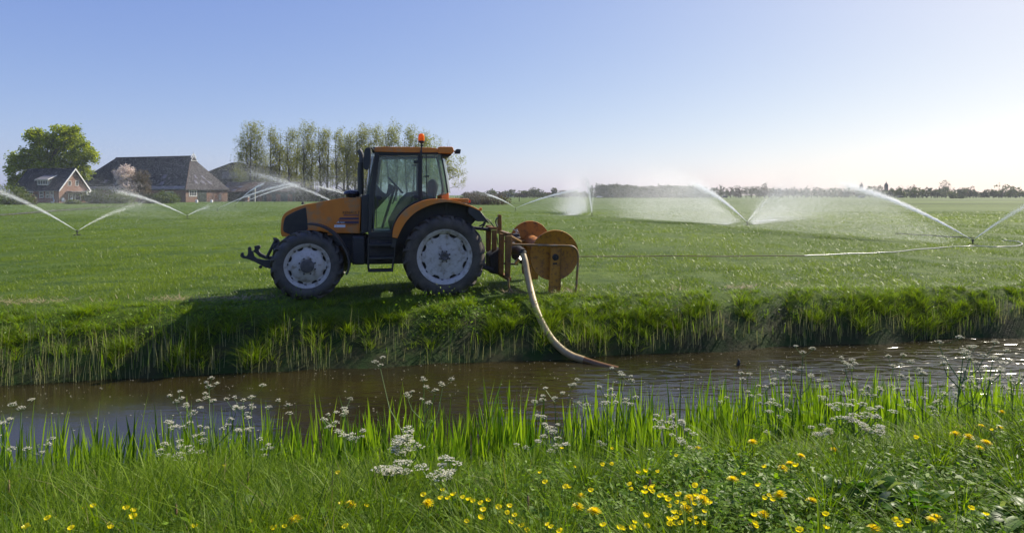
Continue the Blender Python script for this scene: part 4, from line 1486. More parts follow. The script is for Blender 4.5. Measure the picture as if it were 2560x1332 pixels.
    def curved_screen(name, edge, bulge, mat):
        """glass between both cab sides, bulged along s"""
        P = [np.array(z2(x, y, tn)) for x, y in edge]
        V, fs, n = [], [], 9
        for p in P:
            for j in range(n):
                f = j / (n - 1)
                V.append((p[0] + bulge * math.sin(PI * f) ** .8, tn - .02 + (mir(tn) + .04 - tn) * f, p[1]))
        for i in range(len(P) - 1):
            for j in range(n - 1):
                a = i * n + j
                fs.append((a, a + 1, a + n + 1, a + n))
        m = MB(); m.add(V, fs)
        return m.build(name, mat, T, smooth=60)
    curved_screen('windscreen', [(278, 300), (248, 560), (214, 800), (196, 1000)], .14, M['glass'])
    curved_screen('rear_window', [(1060, 318), (1090, 440), (1116, 590), (1142, 776)], -.10, M['glass'])
    # front corner trim seen ahead of the pillar, lower dark cowl
    m = MB()
    m.prism(L2([(112, 800), (212, 800), (196, 1240), (108, 1262)], tn - .1), tn - .12, mir(tn - .12)); m.build('cowl', M['black'], T, bevel=.02)
    m = MB()
    m.prism(L2([(196, 1236), (480, 1240), (488, 1330), (430, 1345), (200, 1320)], tn - .03), tn - .03, mir(tn - .03)); m.build('cab_floor', M['frame'], T, bevel=.02)
    # rear lower cab wall between the fenders
    m = MB()
    s0 = z2(1130, 800, tn)
    m.box((s0[0] + .02, CT, s0[1] - .38), (.05, 1.36, .7)); m.build('rear_wall', M['frame'], T, bevel=.01)

    # ---- roof
    m = MB()
    tr = tn + .03
    pts = L2(smooth_line([(262, 280), (270, 240), (300, 226), (520, 226), (800, 230), (960, 236), (1020, 248), (1030, 272), (1010, 292)], 3) + [(640, 292), (290, 284)], tr)
    m.prism(pts, tr, mir(tr)); m.build('roof', M['orange'], T, bevel=.03, seg=3)
    m = MB()
    pts = L2([(1022, 236), (1034, 224), (1190, 224), (1206, 236), (1210, 290), (1196, 306), (1022, 302)], tr)
    m.prism(pts, tr + .005, mir(tr + .005)); m.build('roof_rear_box', M['orange'], T, bevel=.03, seg=3)
    m = MB()
    pts = L2([(1050, 305), (1194, 308), (1180, 328), (1140, 342), (1090, 340), (1066, 325)], tr)
    m.prism(pts, tr - .1, mir(tr - .1)); m.build('roof_rear_vent', M['black'], T, bevel=.02)
    m = MB()
    pts = L2([(228, 240), (250, 224), (300, 226), (280, 290), (236, 290)], tr)
    m.prism(pts, tr - .05, mir(tr - .05)); m.build('roof_front_trim', M['frame'], T, bevel=.02)

    # ---- beacon
    be = bpy.data.objects.new('warning_beacon', None); COL.objects.link(be); be.parent = T
    tb = tn + .06
    p = z2(826, 120, tb)
    k = 1 / 4.7583 * .0077
    b = MB(); b.lathe([(36 * k, -40 * k), (38 * k, -10 * k), (36 * k, 20 * k), (32 * k, 42 * k), (20 * k, 52 * k), (.001, 54 * k)], 20, c=(p[0], tb, p[1]), axis='z'); b.build('amber_lens', M['amber'], be, smooth=50)
    b = MB(); b.lathe([(.001, -66 * k), (20 * k, -64 * k), (38 * k, -52 * k), (39 * k, -36 * k), (.001, -36 * k)], 20, c=(p[0], tb, p[1]), axis='z'); b.build('base', M['black'], be, smooth=40)
    q = z2(822, 300, tb)
    b = MB(); b.tube([(p[0], tb, p[1] - 60 * k), (p[0] - .004, tb, p[1] - 90 * k), (q[0], tb, q[1])], .013, 8); b.box((p[0] - .01, tb, p[1] - 92 * k), (.04, .04, .03)); b.build('stem', M['black'], be, smooth=40)
    b = MB(); b.box((q[0], tb - .02, q[1]), (.04, .06, .1)); b.build('bracket', M['black'], be, bevel=.006)

    # ---- work lamp at the roof's rear
    w = bpy.data.objects.new('work_lamp', None); COL.objects.link(w); w.parent = T
    p = z2(1262, 278, tr)
    b = MB(); b.prism(L2([(1232, 262), (1252, 248), (1298, 254), (1290, 306), (1224, 306)], tr), tr - .12, tr - .02); b.build('housing', M['black'], w, bevel=.012)
    b = MB(); a = z2(1208, 262, tr); e = z2(1234, 292, tr); b.tube([V3(a, tr - .07), V3(e, tr - .07)], .012, 6); b.build('arm', M['black'], w)

    # ---- exhaust and mirror
    te = -.56
    ex = bpy.data.objects.new('exhaust', None); COL.objects.link(ex); ex.parent = T
    b = MB(); a = z2(104, 790, te); e = z2(104, 412, te); b.tube([V3(a, te), V3(e, te)], .062, 16); b.build('muffler', M['frame'], ex, smooth=40)
    b = MB(); b.tube([V3(z2(112, 415, te), te), V3(z2(112, 330, te), te), V3(z2(104, 300, te), te), V3(z2(88, 272, te), te), V3(z2(80, 262, te), te)], .048, 14); b.build('pipe', M['hub'], ex, smooth=40)
    mi = bpy.data.objects.new('mirror', None); COL.objects.link(mi); mi.parent = T
    tm = .10
    b = MB(); b.prism(L2(smooth_line([(150, 258), (168, 238), (200, 230), (216, 236), (222, 280), (222, 380), (212, 450), (196, 488), (172, 500), (146, 490), (134, 450), (136, 380), (144, 300), (150, 258)], 3)[:-1], tm), tm - .09, tm)
    b.build('housing', M['black'], mi, bevel=.03, seg=3)
    b = MB(); a = z2(262, 268, tn); b.tube([V3(z2(200, 240, tm), tm - .04), V3(z2(225, 235, tm), tm - .06), V3(a, tn - .02)], .02, 8); b.build('arm', M['black'], mi, smooth=40)
    # wiper
    b = MB(); b.tube([V3(z2(225, 370, tn), tn - .12), V3(z2(205, 480, tn), tn - .08), V3(z2(208, 590, tn), tn - .05)], .008, 5); b.build('wiper', M['black'], T)

    # ---- air pre-cleaner dome on the bonnet
    tp = -.55
    b = MB()
    pc = z1(872, 555, tp)
    kk = 1 / 2.8953 * .0077
    b.lathe([(.001, 50 * kk), (34 * kk, 48 * kk), (58 * kk, 38 * kk), (68 * kk, 22 * kk), (66 * kk, 16 * kk), (54 * kk, 14 * kk), (48 * kk, -6 * kk), (40 * kk, -8 * kk)], 28, c=(pc[0], tp - .06, pc[1]), axis='z')
    b.build('air_cleaner', M['glossblack'], T, smooth=50)

    # ---- rear fenders
    def fender(side):
        t1 = .20 if side > 0 else mir(.20)
        t0 = -.24 if side > 0 else mir(-.24)
        up = smooth_line([(478, 1300), (492, 1190), (545, 1080), (640, 972), (760, 900), (900, 852), (1050, 845), (1200, 858), (1330, 892), (1450, 938), (1534, 984)], 3)
        lo = smooth_line([(1530, 992), (1400, 938), (1250, 898), (1100, 884), (950, 914), (780, 990), (665, 1090), (592, 1200), (540, 1312)], 3)
        m = MB(); m.prism(L2(up + lo, .2), t0, t1)
        o = m.build('fender', M['orange'], T, bevel=.014, seg=3)
        m = MB(); m.prism(L2([(540, 1310), (480, 1300), (480, 1330)] + [(470, 1420), (520, 1420)], .1), t0 + (.02 if side > 0 else -.02), t1 - (.06 if side > 0 else -.06)); m.build('fender_foot', M['frame'], T, bevel=.01)
        m = MB(); m.prism(L2([(1450, 950), (1530, 992), (1645, 1140), (1600, 1110), (1490, 1112), (1380, 1010), (1390, 945)], .18), t0, t1 - (.01 if side > 0 else -.01))
        m.build('mud_flap', M['frame'], T, bevel=.01)
        # inner liner of the wheel arch
        m = MB()
        arch = L2(lo, .0) + L2([(520, 1400), (900, 1400), (1300, 1300), (1480, 1112)], .0)
        tl = -.27 if side > 0 else mir(-.27)
        m.prism(arch, tl, tl + (.03 if side > 0 else -.03)); m.build('wheel_arch', M['black'], T)
        # tail lamp pod
        pod = bpy.data.objects.new('tail_lamp', None); COL.objects.link(pod); pod.parent = T
        ts = .16 if side > 0 else mir(.16)
        m = MB(); m.prism(L2([(1150, 850), (1190, 838), (1390, 842), (1396, 892), (1300, 880), (1180, 856)], .16), ts - (.22 if side > 0 else -.22), ts); m.build('housing', M['orange'], pod, bevel=.012)
        m = MB(); m.prism(L2([(1392, 856), (1412, 858), (1412, 888), (1392, 890)], .16), ts - (.2 if side > 0 else -.2), ts - (.02 if side > 0 else -.02)); m.build('lens', M['red'], pod, bevel=.006)
        b = MB(); a = z2(1532, 966, .18); b.box((a[0], t1 - (.05 if side > 0 else -.05), a[1]), (.05, .06, .06)); b.build('reflector', M['orange'], T, bevel=.012)
    fender(1)
    fender(-1)
    # orange corner post under the rear glass
    for sd in (1, -1):
        m = MB(); m.prism(L2([(1062, 800), (1150, 770), (1156, 856), (1062, 862)], tn), tn - .08 if sd > 0 else mir(tn - .08), tn + .03 if sd > 0 else mir(tn + .03)); m.build('cab_corner', M['orange'], T, bevel=.015)

    # ---- steps
    ts = .02
    ld = bpy.data.objects.new('step_ladder', None); COL.objects.link(ld); ld.parent = T
    for zx0, zx1 in ((990, 986), (1182, 1162)):
        b = MB(); b.tube([V3(z1(zx0, 850, ts), ts), V3(z1(zx0 - 2, 960, ts), ts), V3(z1(zx1, 1060, ts), ts), V3(z1(zx1 + (6 if zx1 < 1000 else -3), 1098, ts), ts)], .02, 6); b.build('side_rail', M['frame'], ld, smooth=40)
    for yy in (905, 1000, 1092):
        b = MB(); a, e = z1(990, yy, ts), z1(1166, yy, ts); b.box2((a[0], ts - .22, a[1] - .022), (e[0], ts + .03, a[1] + .022)); b.build('step', M['frame'], ld, bevel=.006)
    b = MB(); b.prism(L1([(992, 850), (1180, 850), (1168, 1000), (990, 1000)], -.24), -.26, -.24); b.build('back_plate', M['iron'], ld)

    # ---- front linkage
    near = L1([(62, 985), (66, 964), (76, 957), (84, 962), (84, 976), (94, 985), (110, 982), (119, 962), (117, 925), (126, 915), (137, 922), (140, 944), (152, 950), (160, 985), (182, 1000), (230, 1012), (300, 1010), (300, 1080), (240, 1064), (200, 1042), (160, 1022),
               (120, 1006), (80, 1000)], -.42)
    far = L1([(150, 952), (166, 935), (162, 912), (186, 906), (204, 907), (208, 922), (196, 936), (200, 952), (215, 966), (255, 985), (300, 985), (300, 1012), (240, 1006), (200, 988), (168, 958)], -1.3)
    fl = bpy.data.objects.new('front_linkage', None); COL.objects.link(fl); fl.parent = T
    m = MB(); m.prism(near, -.45, -.38); m.build('lift_arm', M['iron'], fl, bevel=.008)
    m = MB(); m.prism(far, -1.34, -1.27); m.build('lift_arm', M['iron'], fl, bevel=.008)
    m = MB(); a = z1(320, 862, -.8); b_ = z1(250, 1000, -.8); m.tube([V3(a, -.8), V3(b_, -.8)], .03, 8); m.build('lift_ram', M['iron'], fl, smooth=40)
    m = MB(); m.prism(L1([(302, 850), (318, 856), (336, 870), (345, 900), (300, 900), (312, 880)], -.9), -1.0, -.8); m.build('top_hook', M['iron'], fl, bevel=.006)
    m = MB(); a = z1(285, 1040, -.42); m.tube([V3(a, -.4), V3(a, -1.32)], .045, 10); m.build('cross_shaft', M['iron'], fl, smooth=40)
    m = MB(); a = z1(207, 1062, -.42); m.lathe([(.001, -.02), (.03, -.02), (.03, .02), (.001, .02)], 12, c=(a[0], -.42, a[1])); m.build('pin', M['iron'], fl)
    m = MB(); m.prism(L1([(290, 900), (420, 860), (560, 860), (600, 1060), (300, 1070)], -.7), -.72, mir(-.72)); m.build('front_support', M['iron'], T, bevel=.03)

    # ---- cab interior
    m = MB(); t0 = CT
    pw = [z2(434, 590, t0), z2(600, 770, t0)]
    cx, cz = (pw[0][0] + pw[1][0]) / 2, (pw[0][1] + pw[1][1]) / 2
    d = Vector((pw[1][0] - pw[0][0], 0, pw[1][1] - pw[0][1]))
    R = d.length / 2
    ax = d.normalized()
    nrm = Vector((-ax.z, 0, ax.x))
    sw = bpy.data.objects.new('steering_wheel', None); COL.objects.link(sw); sw.parent = T
    pts = [Vector((cx, t0, cz)) + ax * R * math.cos(a) + Vector((0, 1, 0)) * R * math.sin(a) for a in np.linspace(0, 2 * PI, 33)]
    m.tube(pts, .018, 8, cap=False); m.build('wheel_rim', M['black'], sw, smooth=60)
    m = MB()
    for a in (0, 2.1, 4.2):
        m.tube([(cx, t0, cz), Vector((cx, t0, cz)) + ax * R * math.cos(a) + Vector((0, 1, 0)) * R * math.sin(a)], .014, 6)
    m.build('spoke', M['black'], sw, smooth=60)
    m = MB(); m.tube([(cx, t0, cz), V3(z2(360, 1180, t0), t0)], .028, 8); m.build('steering_column', M['black'], T, smooth=50)
    m = MB(); m.prism(L2([(290, 650), (340, 740), (410, 790), (440, 660), (520, 700), (470, 780), (420, 830), (300, 960), (250, 1000), (250, 800)], t0), t0 - .26, t0 + .26); m.build('dashboard', M['frame'], T, bevel=.03)
    m = MB(); m.prism(L2([(560, 850), (650, 770), (790, 740), (900, 760), (900, 1000), (600, 1040), (450, 1230), (420, 1100)], t0), t0 - .5, t0 - .24); m.build('side_console', M['frame'], T, bevel=.04)
    st = bpy.data.objects.new('driver_seat', None); COL.objects.link(st); st.parent = T
    m = MB(); m.prism(L2([(700, 800), (960, 790), (980, 850), (940, 880), (700, 870)], t0), t0 - .26, t0 + .26); m.build('cushion', M['seat'], st, bevel=.05, seg=3)
    m = MB(); m.prism(L2([(900, 640), (960, 595), (1000, 640), (1020, 700), (990, 840), (900, 830)], t0), t0 - .25, t0 + .25); m.build('backrest', M['seat'], st, bevel=.06, seg=3)
    m = MB(); m.prism(L2([(730, 870), (930, 875), (900, 1060), (760, 1060)], t0), t0 - .18, t0 + .18); m.build('pedestal', M['black'], st, bevel=.03)
    m = MB(); m.tube([V3(z2(480, 905, t0 + .3), t0 + .3), V3(z2(530, 760, t0 + .3), t0 + .3), V3(z2(540, 730, t0 + .3), t0 + .3)], .014, 6); m.lathe([(.001, -.02), (.03, -.01), (.03, .03), (.001, .04)], 10, c=V3(z2(540, 730, t0 + .3), t0 + .3), axis='z')
    m.build('lever', M['black'], T, smooth=50)

    # ---- rear linkage
    rl = bpy.data.objects.new('rear_linkage', None); COL.objects.link(rl); rl.parent = T
    for tt in (-.5, -1.3):
        m = MB(); m.tube([(c[0] - .3, tt, c[1] - .1), V3(z5(290, 860, -.5), tt)], .045, 8); m.build('lower_arm', M['iron'], rl, smooth=40)
    m = MB(); m.tube([(c[0] - .2, CT, c[1] + .55), V3(z5(260, 300, CT), CT)], .035, 8); m.build('top_link', M['iron'], rl, smooth=40)
    for i, (a0, a1, a2) in enumerate((((100, 250), (150, 230), (175, 190)), ((120, 290), (165, 240), (190, 180)))):
        m = MB(); m.tube([V3(p, -.4) for p in smooth_line([z5(*a0, -.4), z5(*a1, -.4), z5(*a2, -.4)], 4)], .016, 6); m.build('hydraulic_line', M['black'], rl, smooth=50)
    return T


# ------------------------------------------------------------------ hose reel on the rear linkage
def make_reel():
    Rl = thing('hose_reel', 'rusty mustard yellow hose reel with two round discs carried behind the tractor', 'hose reel', (TX, TY, 0), PI + TA)
    tnear, tfar = -.12, -1.95
    pn = z5(1143, 655, tnear)
    kn = 350 / 5.55 * (TY - pn[0] * math.sin(TA) - tnear * math.cos(TA)) / F
    pf = loc_px(1324, 604, tfar)
    kf = 51.6 * (TY - pf[0] * math.sin(TA) - tfar * math.cos(TA)) / F
    ax = Vector((pf[0] - pn[0], tfar - tnear, pf[1] - pn[1]))

    def disc(p, t, r, mat, out):
        m = MB()
        th_ = .012
        m.lathe([(.001, -th_), (r * .97, -th_), (r, -th_ - .012), (r * 1.012, 0), (r, th_ + .012), (r * .97, th_), (.001, th_)], 64)
        o = m.build('reel_disc', mat, Rl, smooth=40)
        o.location = (p[0], t, p[1])
        # axle direction is a little off square
        q = Vector((0, -1, 0)).rotation_difference(ax.normalized())
        o.rotation_mode = 'QUATERNION'
        o.rotation_quaternion = q
        return o
    disc(pn, tnear, kn, M['mustard'], 1)
    disc(pf, tfar, kf, M['rustorange'], -1)
    m = MB(); m.tube([(pn[0], tnear, pn[1]), (pf[0], tfar, pf[1])], .17, 28); m.build('drum', M['rustorange'], Rl, smooth=40)
    # supporting leg outside the near disc
    tl = tnear + .10
    for t_, kk in ((tl, 0), (tfar - .1, 1)):
        m = MB()
        pts = L5([(1092, 556), (1228, 556), (1212, 1195), (1060, 1195)], tl)
        m.prism(pts, t_ - .03, t_ + .03)
        lg = m.build('support_leg', M['mustard'], Rl, bevel=.008)
        if not kk:
            m = MB(); m.prism(L5([(1226, 560), (1234, 560), (1218, 1190), (1210, 1190)], tl), t_ + .03, t_ + .06); m.build('leg_flange', M['rustframe'], lg)
            p = z5(1152, 680, tl)
            m = MB(); m.lathe([(.065, .03), (.066, .05), (.05, .06), (.03, .055), (.02, .07), (.001, .07)], 20, c=(p[0], tl, p[1])); m.build('bearing', M['blackplate'], lg, smooth=40)
            p = z5(1146, 768, tl)
            m = MB(); m.box((p[0], tl + .034, p[1]), (.09, .012, .035)); m.build('plate', M['blackplate'], lg, bevel=.004)
    # bent tube rail
    tr = tl + .09
    rail = smooth_line([z5(x, y, tr) for x, y in ((560, 505), (800, 512), (1100, 520), (1340, 525), (1420, 550), (1465, 620), (1470, 760), (1455, 960), (1448, 1090), (1430, 1150), (1402, 1172))], 5)
    m = MB(); m.tube([V3(p, tr) for p in rail], .023, 10); m.build('tube_rail', M['rail'], Rl, smooth=60)
    low = smooth_line([z5(x, y, tr) for x, y in ((520, 985), (520, 1080), (540, 1140), (590, 1188), (680, 1196), (1065, 1196))], 5)
    m = MB(); m.tube([V3(p, tr - .1) for p in low], .02, 8); m.build('skid_tube', M['rail'], Rl, smooth=60)
    m = MB(); m.tube([(V3(z5(1402, 1172, tr), tr)), (V3(z5(1402, 1172, tr), tfar - .1))], .02, 8); m.build('cross_tube', M['rail'], Rl, smooth=60)
    # frame posts
    for (pts, t0, t1) in (
            ([(470, 388), (556, 388), (528, 1000), (468, 975)], -.18, -.06),
            ([(382, 352), (450, 362), (440, 925), (372, 900)], -.45, -.35),
            ([(282, 310), (346, 310), (344, 640), (278, 640)], -.75, -.67),
            ([(198, 240), (272, 240), (262, 610), (200, 610)], -1.25, -1.15),
            ([(362, 96), (378, 90), (410, 96), (414, 310), (358, 310)], -.95, -.86)):
        m = MB(); m.prism(L5(pts, t1), t0, t1); m.build('frame_post', M['rustframe'], Rl, bevel=.008)
    a, b = z5(385, 330, -.95), z5(515, 375, -.12)
    m = MB(); m.tube([V3(a, -1.2), V3(b, -.1)], .055, 4); m.build('top_beam', M['rail'], Rl)
    m = MB(); m.box2(V3(z5(205, 250, -1.2), -1.22), V3(z5(350, 300, -.7), -.68)); m.build('head_plate', M['rustframe'], Rl, bevel=.01)
    a, b = z5(372, 900, -.9), z5(520, 985, -.1)
    m = MB(); m.tube([V3(a, -1.2), V3(b, -.08)], .05, 4); m.build('bottom_beam', M['rustframe'], Rl)
    a, b = z5(560, 400, -.12), z5(760, 500, -.12)
    m = MB(); m.tube([V3(a, -.3), V3(b, -.75)], .028, 6); m.build('brace', M['rail'], Rl, smooth=40)
    # far side long beam
    m = MB(); m.tube([V3(z5(560, 530, tnear), -1.6), V3(z5(1150, 540, tnear), tfar + .1)], .03, 6); m.build('side_beam', M['rustframe'], Rl)
    # hydraulic motor, valves and dark gear between the posts
    m = MB(); m.prism(L5([(210, 640), (380, 540), (390, 880), (330, 900), (215, 880)], -.8), -1.1, -.5); m.build('gear_case', M['blackplate'], Rl, bevel=.04, seg=3)
    m = MB(); m.tube([V3(z5(440, 770, -.5), -.5), V3(z5(640, 780, -.5), -.5)], .02, 8); m.build('drive_shaft', M['iron'], Rl, smooth=40)
    va = bpy.data.objects.new('valve_block', None); COL.objects.link(va); va.parent = Rl
    m = MB(); m.prism(L5([(570, 360), (650, 350), (655, 420), (600, 430), (560, 400)], -.9), -1.0, -.8); m.build('body', M['iron'], va, bevel=.012)
    m = MB(); m.tube([V3(z5(610, 360, -.9), -.9), V3(z5(628, 290, -.9), -.9)], .02, 8); m.build('stem', M['metal'], va, smooth=40)
    m = MB(); m.tube([V3(z5(575, 300, -.9), -.95), V3(z5(640, 330, -.9), -.85)], .012, 6); m.build('lever', M['metal'], va, smooth=40)
    m = MB(); p = z5(628, 405, -.9); m.lathe([(.001, -.02), (.045, -.01), (.045, .01), (.001, .02)], 14, c=(p[0], -.78, p[1]), axis='z'); m.build('cap', M['metal'], va, smooth=40)
    p = z5(575, 490, -.1)
    m = MB(); m.lathe([(.001, -.02), (.03, -.02), (.03, .02), (.001, .02)], 12, c=(p[0], -.08, p[1])); m.build('rail_knob', M['metal'], Rl, smooth=40)
    # swivel pipe of the pump behind the hose
    m = MB(); m.tube([V3(p, t) for p, t in ((z5(560, 620, -.6), -.9), (z5(600, 590, -.45), -.6), (z5(660, 585, -.2), -.3), (z5(712, 626, -.02), -.05))], .085, 14); m.build('pump_elbow', M['blackplate'], Rl, smooth=60)
    m = MB(); m.tube([V3(z5(610, 760, -.3), -.3), V3(z5(665, 690, -.25), -.2)], .04, 8); m.build('quick_clamp', M['metal'], Rl, smooth=40)
    m = MB(); m.prism(L5([(545, 560), (740, 560), (790, 700), (800, 780), (700, 790), (560, 700)], -1.0), -1.15, -.95); m.build('pump_housing', M['blackplate'], Rl, bevel=.05, seg=3)
    m = MB(); m.prism(L5([(690, 790), (815, 790), (820, 910), (700, 910)], -1.1), -1.15, -1.05); m.build('rear_stay', M['rustframe'], Rl, bevel=.01)
    for k, pts in enumerate((((345, 250), (320, 200), (330, 150), (360, 130)), ((352, 270), (335, 190), (345, 140), (366, 140)), ((215, 150), (260, 190), (310, 260), (350, 290)), ((290, 330), (340, 380), (370, 430), (380, 520)))):
        m = MB(); m.tube([V3(p, -.6 - .1 * k) for p in smooth_line([z5(x, y, -.7) for x, y in pts], 4)], .013, 6); m.build('hydraulic_line', M['black'], Rl, smooth=60)
    # ---- thick suction hose
    def W(px, py, Y): return Vector((X_at(px, Y), Y, Z_at(py, Y)))
    cpts = [(1307, 634, 12.52), (1313, 655, 12.42), (1318, 685, 12.3), (1326, 720, 12.12), (1335, 755, 11.8), (1352, 800, 11.45), (1378, 845, 11.12), (1405, 873, 10.96), (1430, 889, 10.85), (1452, 899, 10.78), (1480, 908, 10.66), (1510, 915, 10.55), (1545, 922, 10.45)]
    P = [W(*p) for p in cpts]
    for i, v in enumerate(P):       # keep it on the bank, and just at the surface at its end
        if i >= 9: v.z = WZ + (.045, .012, -.018, -.05)[i - 9]
    xy = [tuple(p) for p in P]
    Q = smooth_line(xy, 6)
    n = len(Q)
    rad = [.064 if i < n * .78 else .058 for i in range(n)]
    k = int(n * .77)
    h = MB(); h.tube([Vector(q) for q in Q[:k + 1]], .062, 14)
    o = h.build('suction_hose', M['hose'], smooth=60)
    tag(o, 'thick beige hose running from the reel down into the ditch water', 'hose')
    h = MB(); h.tube([Vector(q) for q in Q[k:]], [.061] + [.058] * (n - k - 1), 12); h.build('sunken_end', M['wethose'], o, smooth=60)
    h = MB(); q0, q1 = Vector(Q[0]), Vector(Q[2]); h.tube([q0 - (q1 - q0) * .6, q0 + (q1 - q0) * .2], .078, 14); h.build('collar', M['blackplate'], o, smooth=40)
    return Rl


# ------------------------------------------------------------------ buildings
def brick_mat(name, c1, c2, mortar, sc=1.0):
    m, nt, bs = new_mat(name)
    tc = N(nt, 'ShaderNodeTexCoord')
    mp = N(nt, 'ShaderNodeMapping')
    mp.inputs['Rotation'].default_value = (PI / 2, 0, 0)
    nt.links.new(tc.outputs['Object'], mp.inputs[0])
    br = N(nt, 'ShaderNodeTexBrick', Scale=4.0 * sc)
    br.inputs['Color1'].default_value = rgba(c1)
    br.inputs['Color2'].default_value = rgba(c2)
    br.inputs['Mortar'].default_value = rgba(mortar)
    br.inputs['Mortar Size'].default_value = .015
    nt.links.new(mp.outputs[0], br.inputs['Vector'])
    out, _, _ = noise_mix(nt, br.outputs[0], tuple(x * .7 for x in c1), .8, lo=.4, hi=.8)
    nt.links.new(out, bs.inputs['Base Color'])
    bs.inputs['Roughness'].default_value = .85
    return m


def tile_mat(name, c1, c2, rough=.55):
    m, nt, bs = new_mat(name)
    out, _, _ = noise_mix(nt, c1, c2, .7, lo=.35, hi=.65, detail=8)
    out, _, _ = noise_mix(nt, out, tuple(x * 1.18 for x in c2), .9, lo=.5, hi=.8)
    nt.links.new(out, bs.inputs['Base Color'])
    bs.inputs['Roughness'].default_value = rough
    bs.inputs['Specular IOR Level'].default_value = .12
    tc = N(nt, 'ShaderNodeTexCoord')
    wv = N(nt, 'ShaderNodeTexWave', _bands_direction='Z', Scale=3.0, Distortion=.3)
    nt.links.new(tc.outputs['Object'], wv.inputs['Vector'])
    wx = N(nt, 'ShaderNodeTexWave', _bands_direction='X', Scale=4.0, Distortion=.2)
    nt.links.new(tc.outputs['Object'], wx.inputs['Vector'])
    ad = N(nt, 'ShaderNodeMath', _operation='ADD')
    nt.links.new(wv.outputs['Fac'], ad.inputs[0]); nt.links.new(wx.outputs['Fac'], ad.inputs[1])
    bp = N(nt, 'ShaderNodeBump', Strength=.18, Distance=.05)
    nt.links.new(ad.outputs[0], bp.inputs['Height'])
    nt.links.new(bp.outputs[0], bs.inputs['Normal'])
    return m


M['brick'] = brick_mat('red_brick', (.24, .095, .06), (.19, .075, .05), (.25, .2, .17))
M['brick2'] = brick_mat('brown_brick', (.22, .10, .065), (.17, .08, .055), (.22, .18, .15))
M['roofdark'] = tile_mat('dark_roof_tile', (.024, .026, .033), (.034, .036, .044), .9)
M['roofhip'] = tile_mat('grey_roof_sheet', (.075, .07, .074), (.06, .056, .06), .9)
M['roofbrown'] = tile_mat('brown_roof_tile', (.11, .075, .06), (.085, .062, .055), .7)
M['doorgreen'] = paint('dark_green_door', (.03, .045, .038), (.04, .05, .045), rough=.5)
M['sky_light'] = paint('skylight_glass', (.13, .125, .165), (.10, .095, .13), rough=.7, spec=.15)
M['cream'] = paint('cream_wood', (.5, .46, .38), (.42, .39, .33), rough=.6)
M['greysheet'] = paint('grey_fibre_sheet', (.2, .19, .19), (.15, .145, .15), rough=.75)


def building(name, label, px_corner, Y, th):
    """origin at the near corner on the ground; local +x runs along the long side (away, picture-left), local +y along the end wall (away, picture-right)"""
    X = X_at(px_corner, Y)
    a = math.radians(180 - th)           # world angle of local x
    root = thing(name, label, 'building', (X, Y, 0), 0)
    # local axes: x -> (-cos th, sin th); y -> (sin th, cos th): left handed seen from above, so mirror by building with -y
    root.rotation_euler = (0, 0, a)
    return root


# with rotation a=180-th: local x=( -cos th, sin th); local y = (-sin th, -cos th) (towards the viewer). The end wall therefore runs along local -y.
def gable_house(root, L, W, eave, ridge, over=.35):
    m = MB()
    m.box2((0, 0, -.3), (L, -W, eave))
    m.prism([(0, eave), (-W, eave), (-W / 2, ridge)], 0.0, L, axis=0)
    return m.build('wall', M['brick'], root)


def win(root, face, u, z, w, h, mull=(1, 1), frame=M['white'], d=.06, name='window', glassm=None, L=0):
    """face 'long': wall y=0 (u along x); 'end': wall x=0 (u along -y)"""
    o = bpy.data.objects.new(name, None); COL.objects.link(o); o.parent = root

    def P(a, b, c):     # a along wall, b outwards, c up
        return (a, b, c) if face == 'long' else (-b, -a, c)
    m = MB(); m.box2(P(u, .0, z), P(u + w, .02, z + h)); m.build('pane', glassm or M['wglass'], o)
    m = MB()
    f = max(.07, w * .07)
    m.box2(P(u - f, 0, z - f), P(u, d, z + h + f)); m.box2(P(u + w, 0, z - f), P(u + w + f, d, z + h + f))
    m.box2(P(u, 0, z + h), P(u + w, d, z + h + f)); m.box2(P(u, 0, z - f), P(u + w, d + .04, z))
    for i in range(1, mull[0]):
        x = u + w * i / mull[0]; m.box2(P(x - .04, .02, z), P(x + .04, d - .005, z + h))
    for i in range(1, mull[1]):
        y = z + h * i / mull[1]; m.box2(P(u, .02, y - .04), P(u + w, d - .008, y + .04))
    m.build('frame', frame, o)
    return o


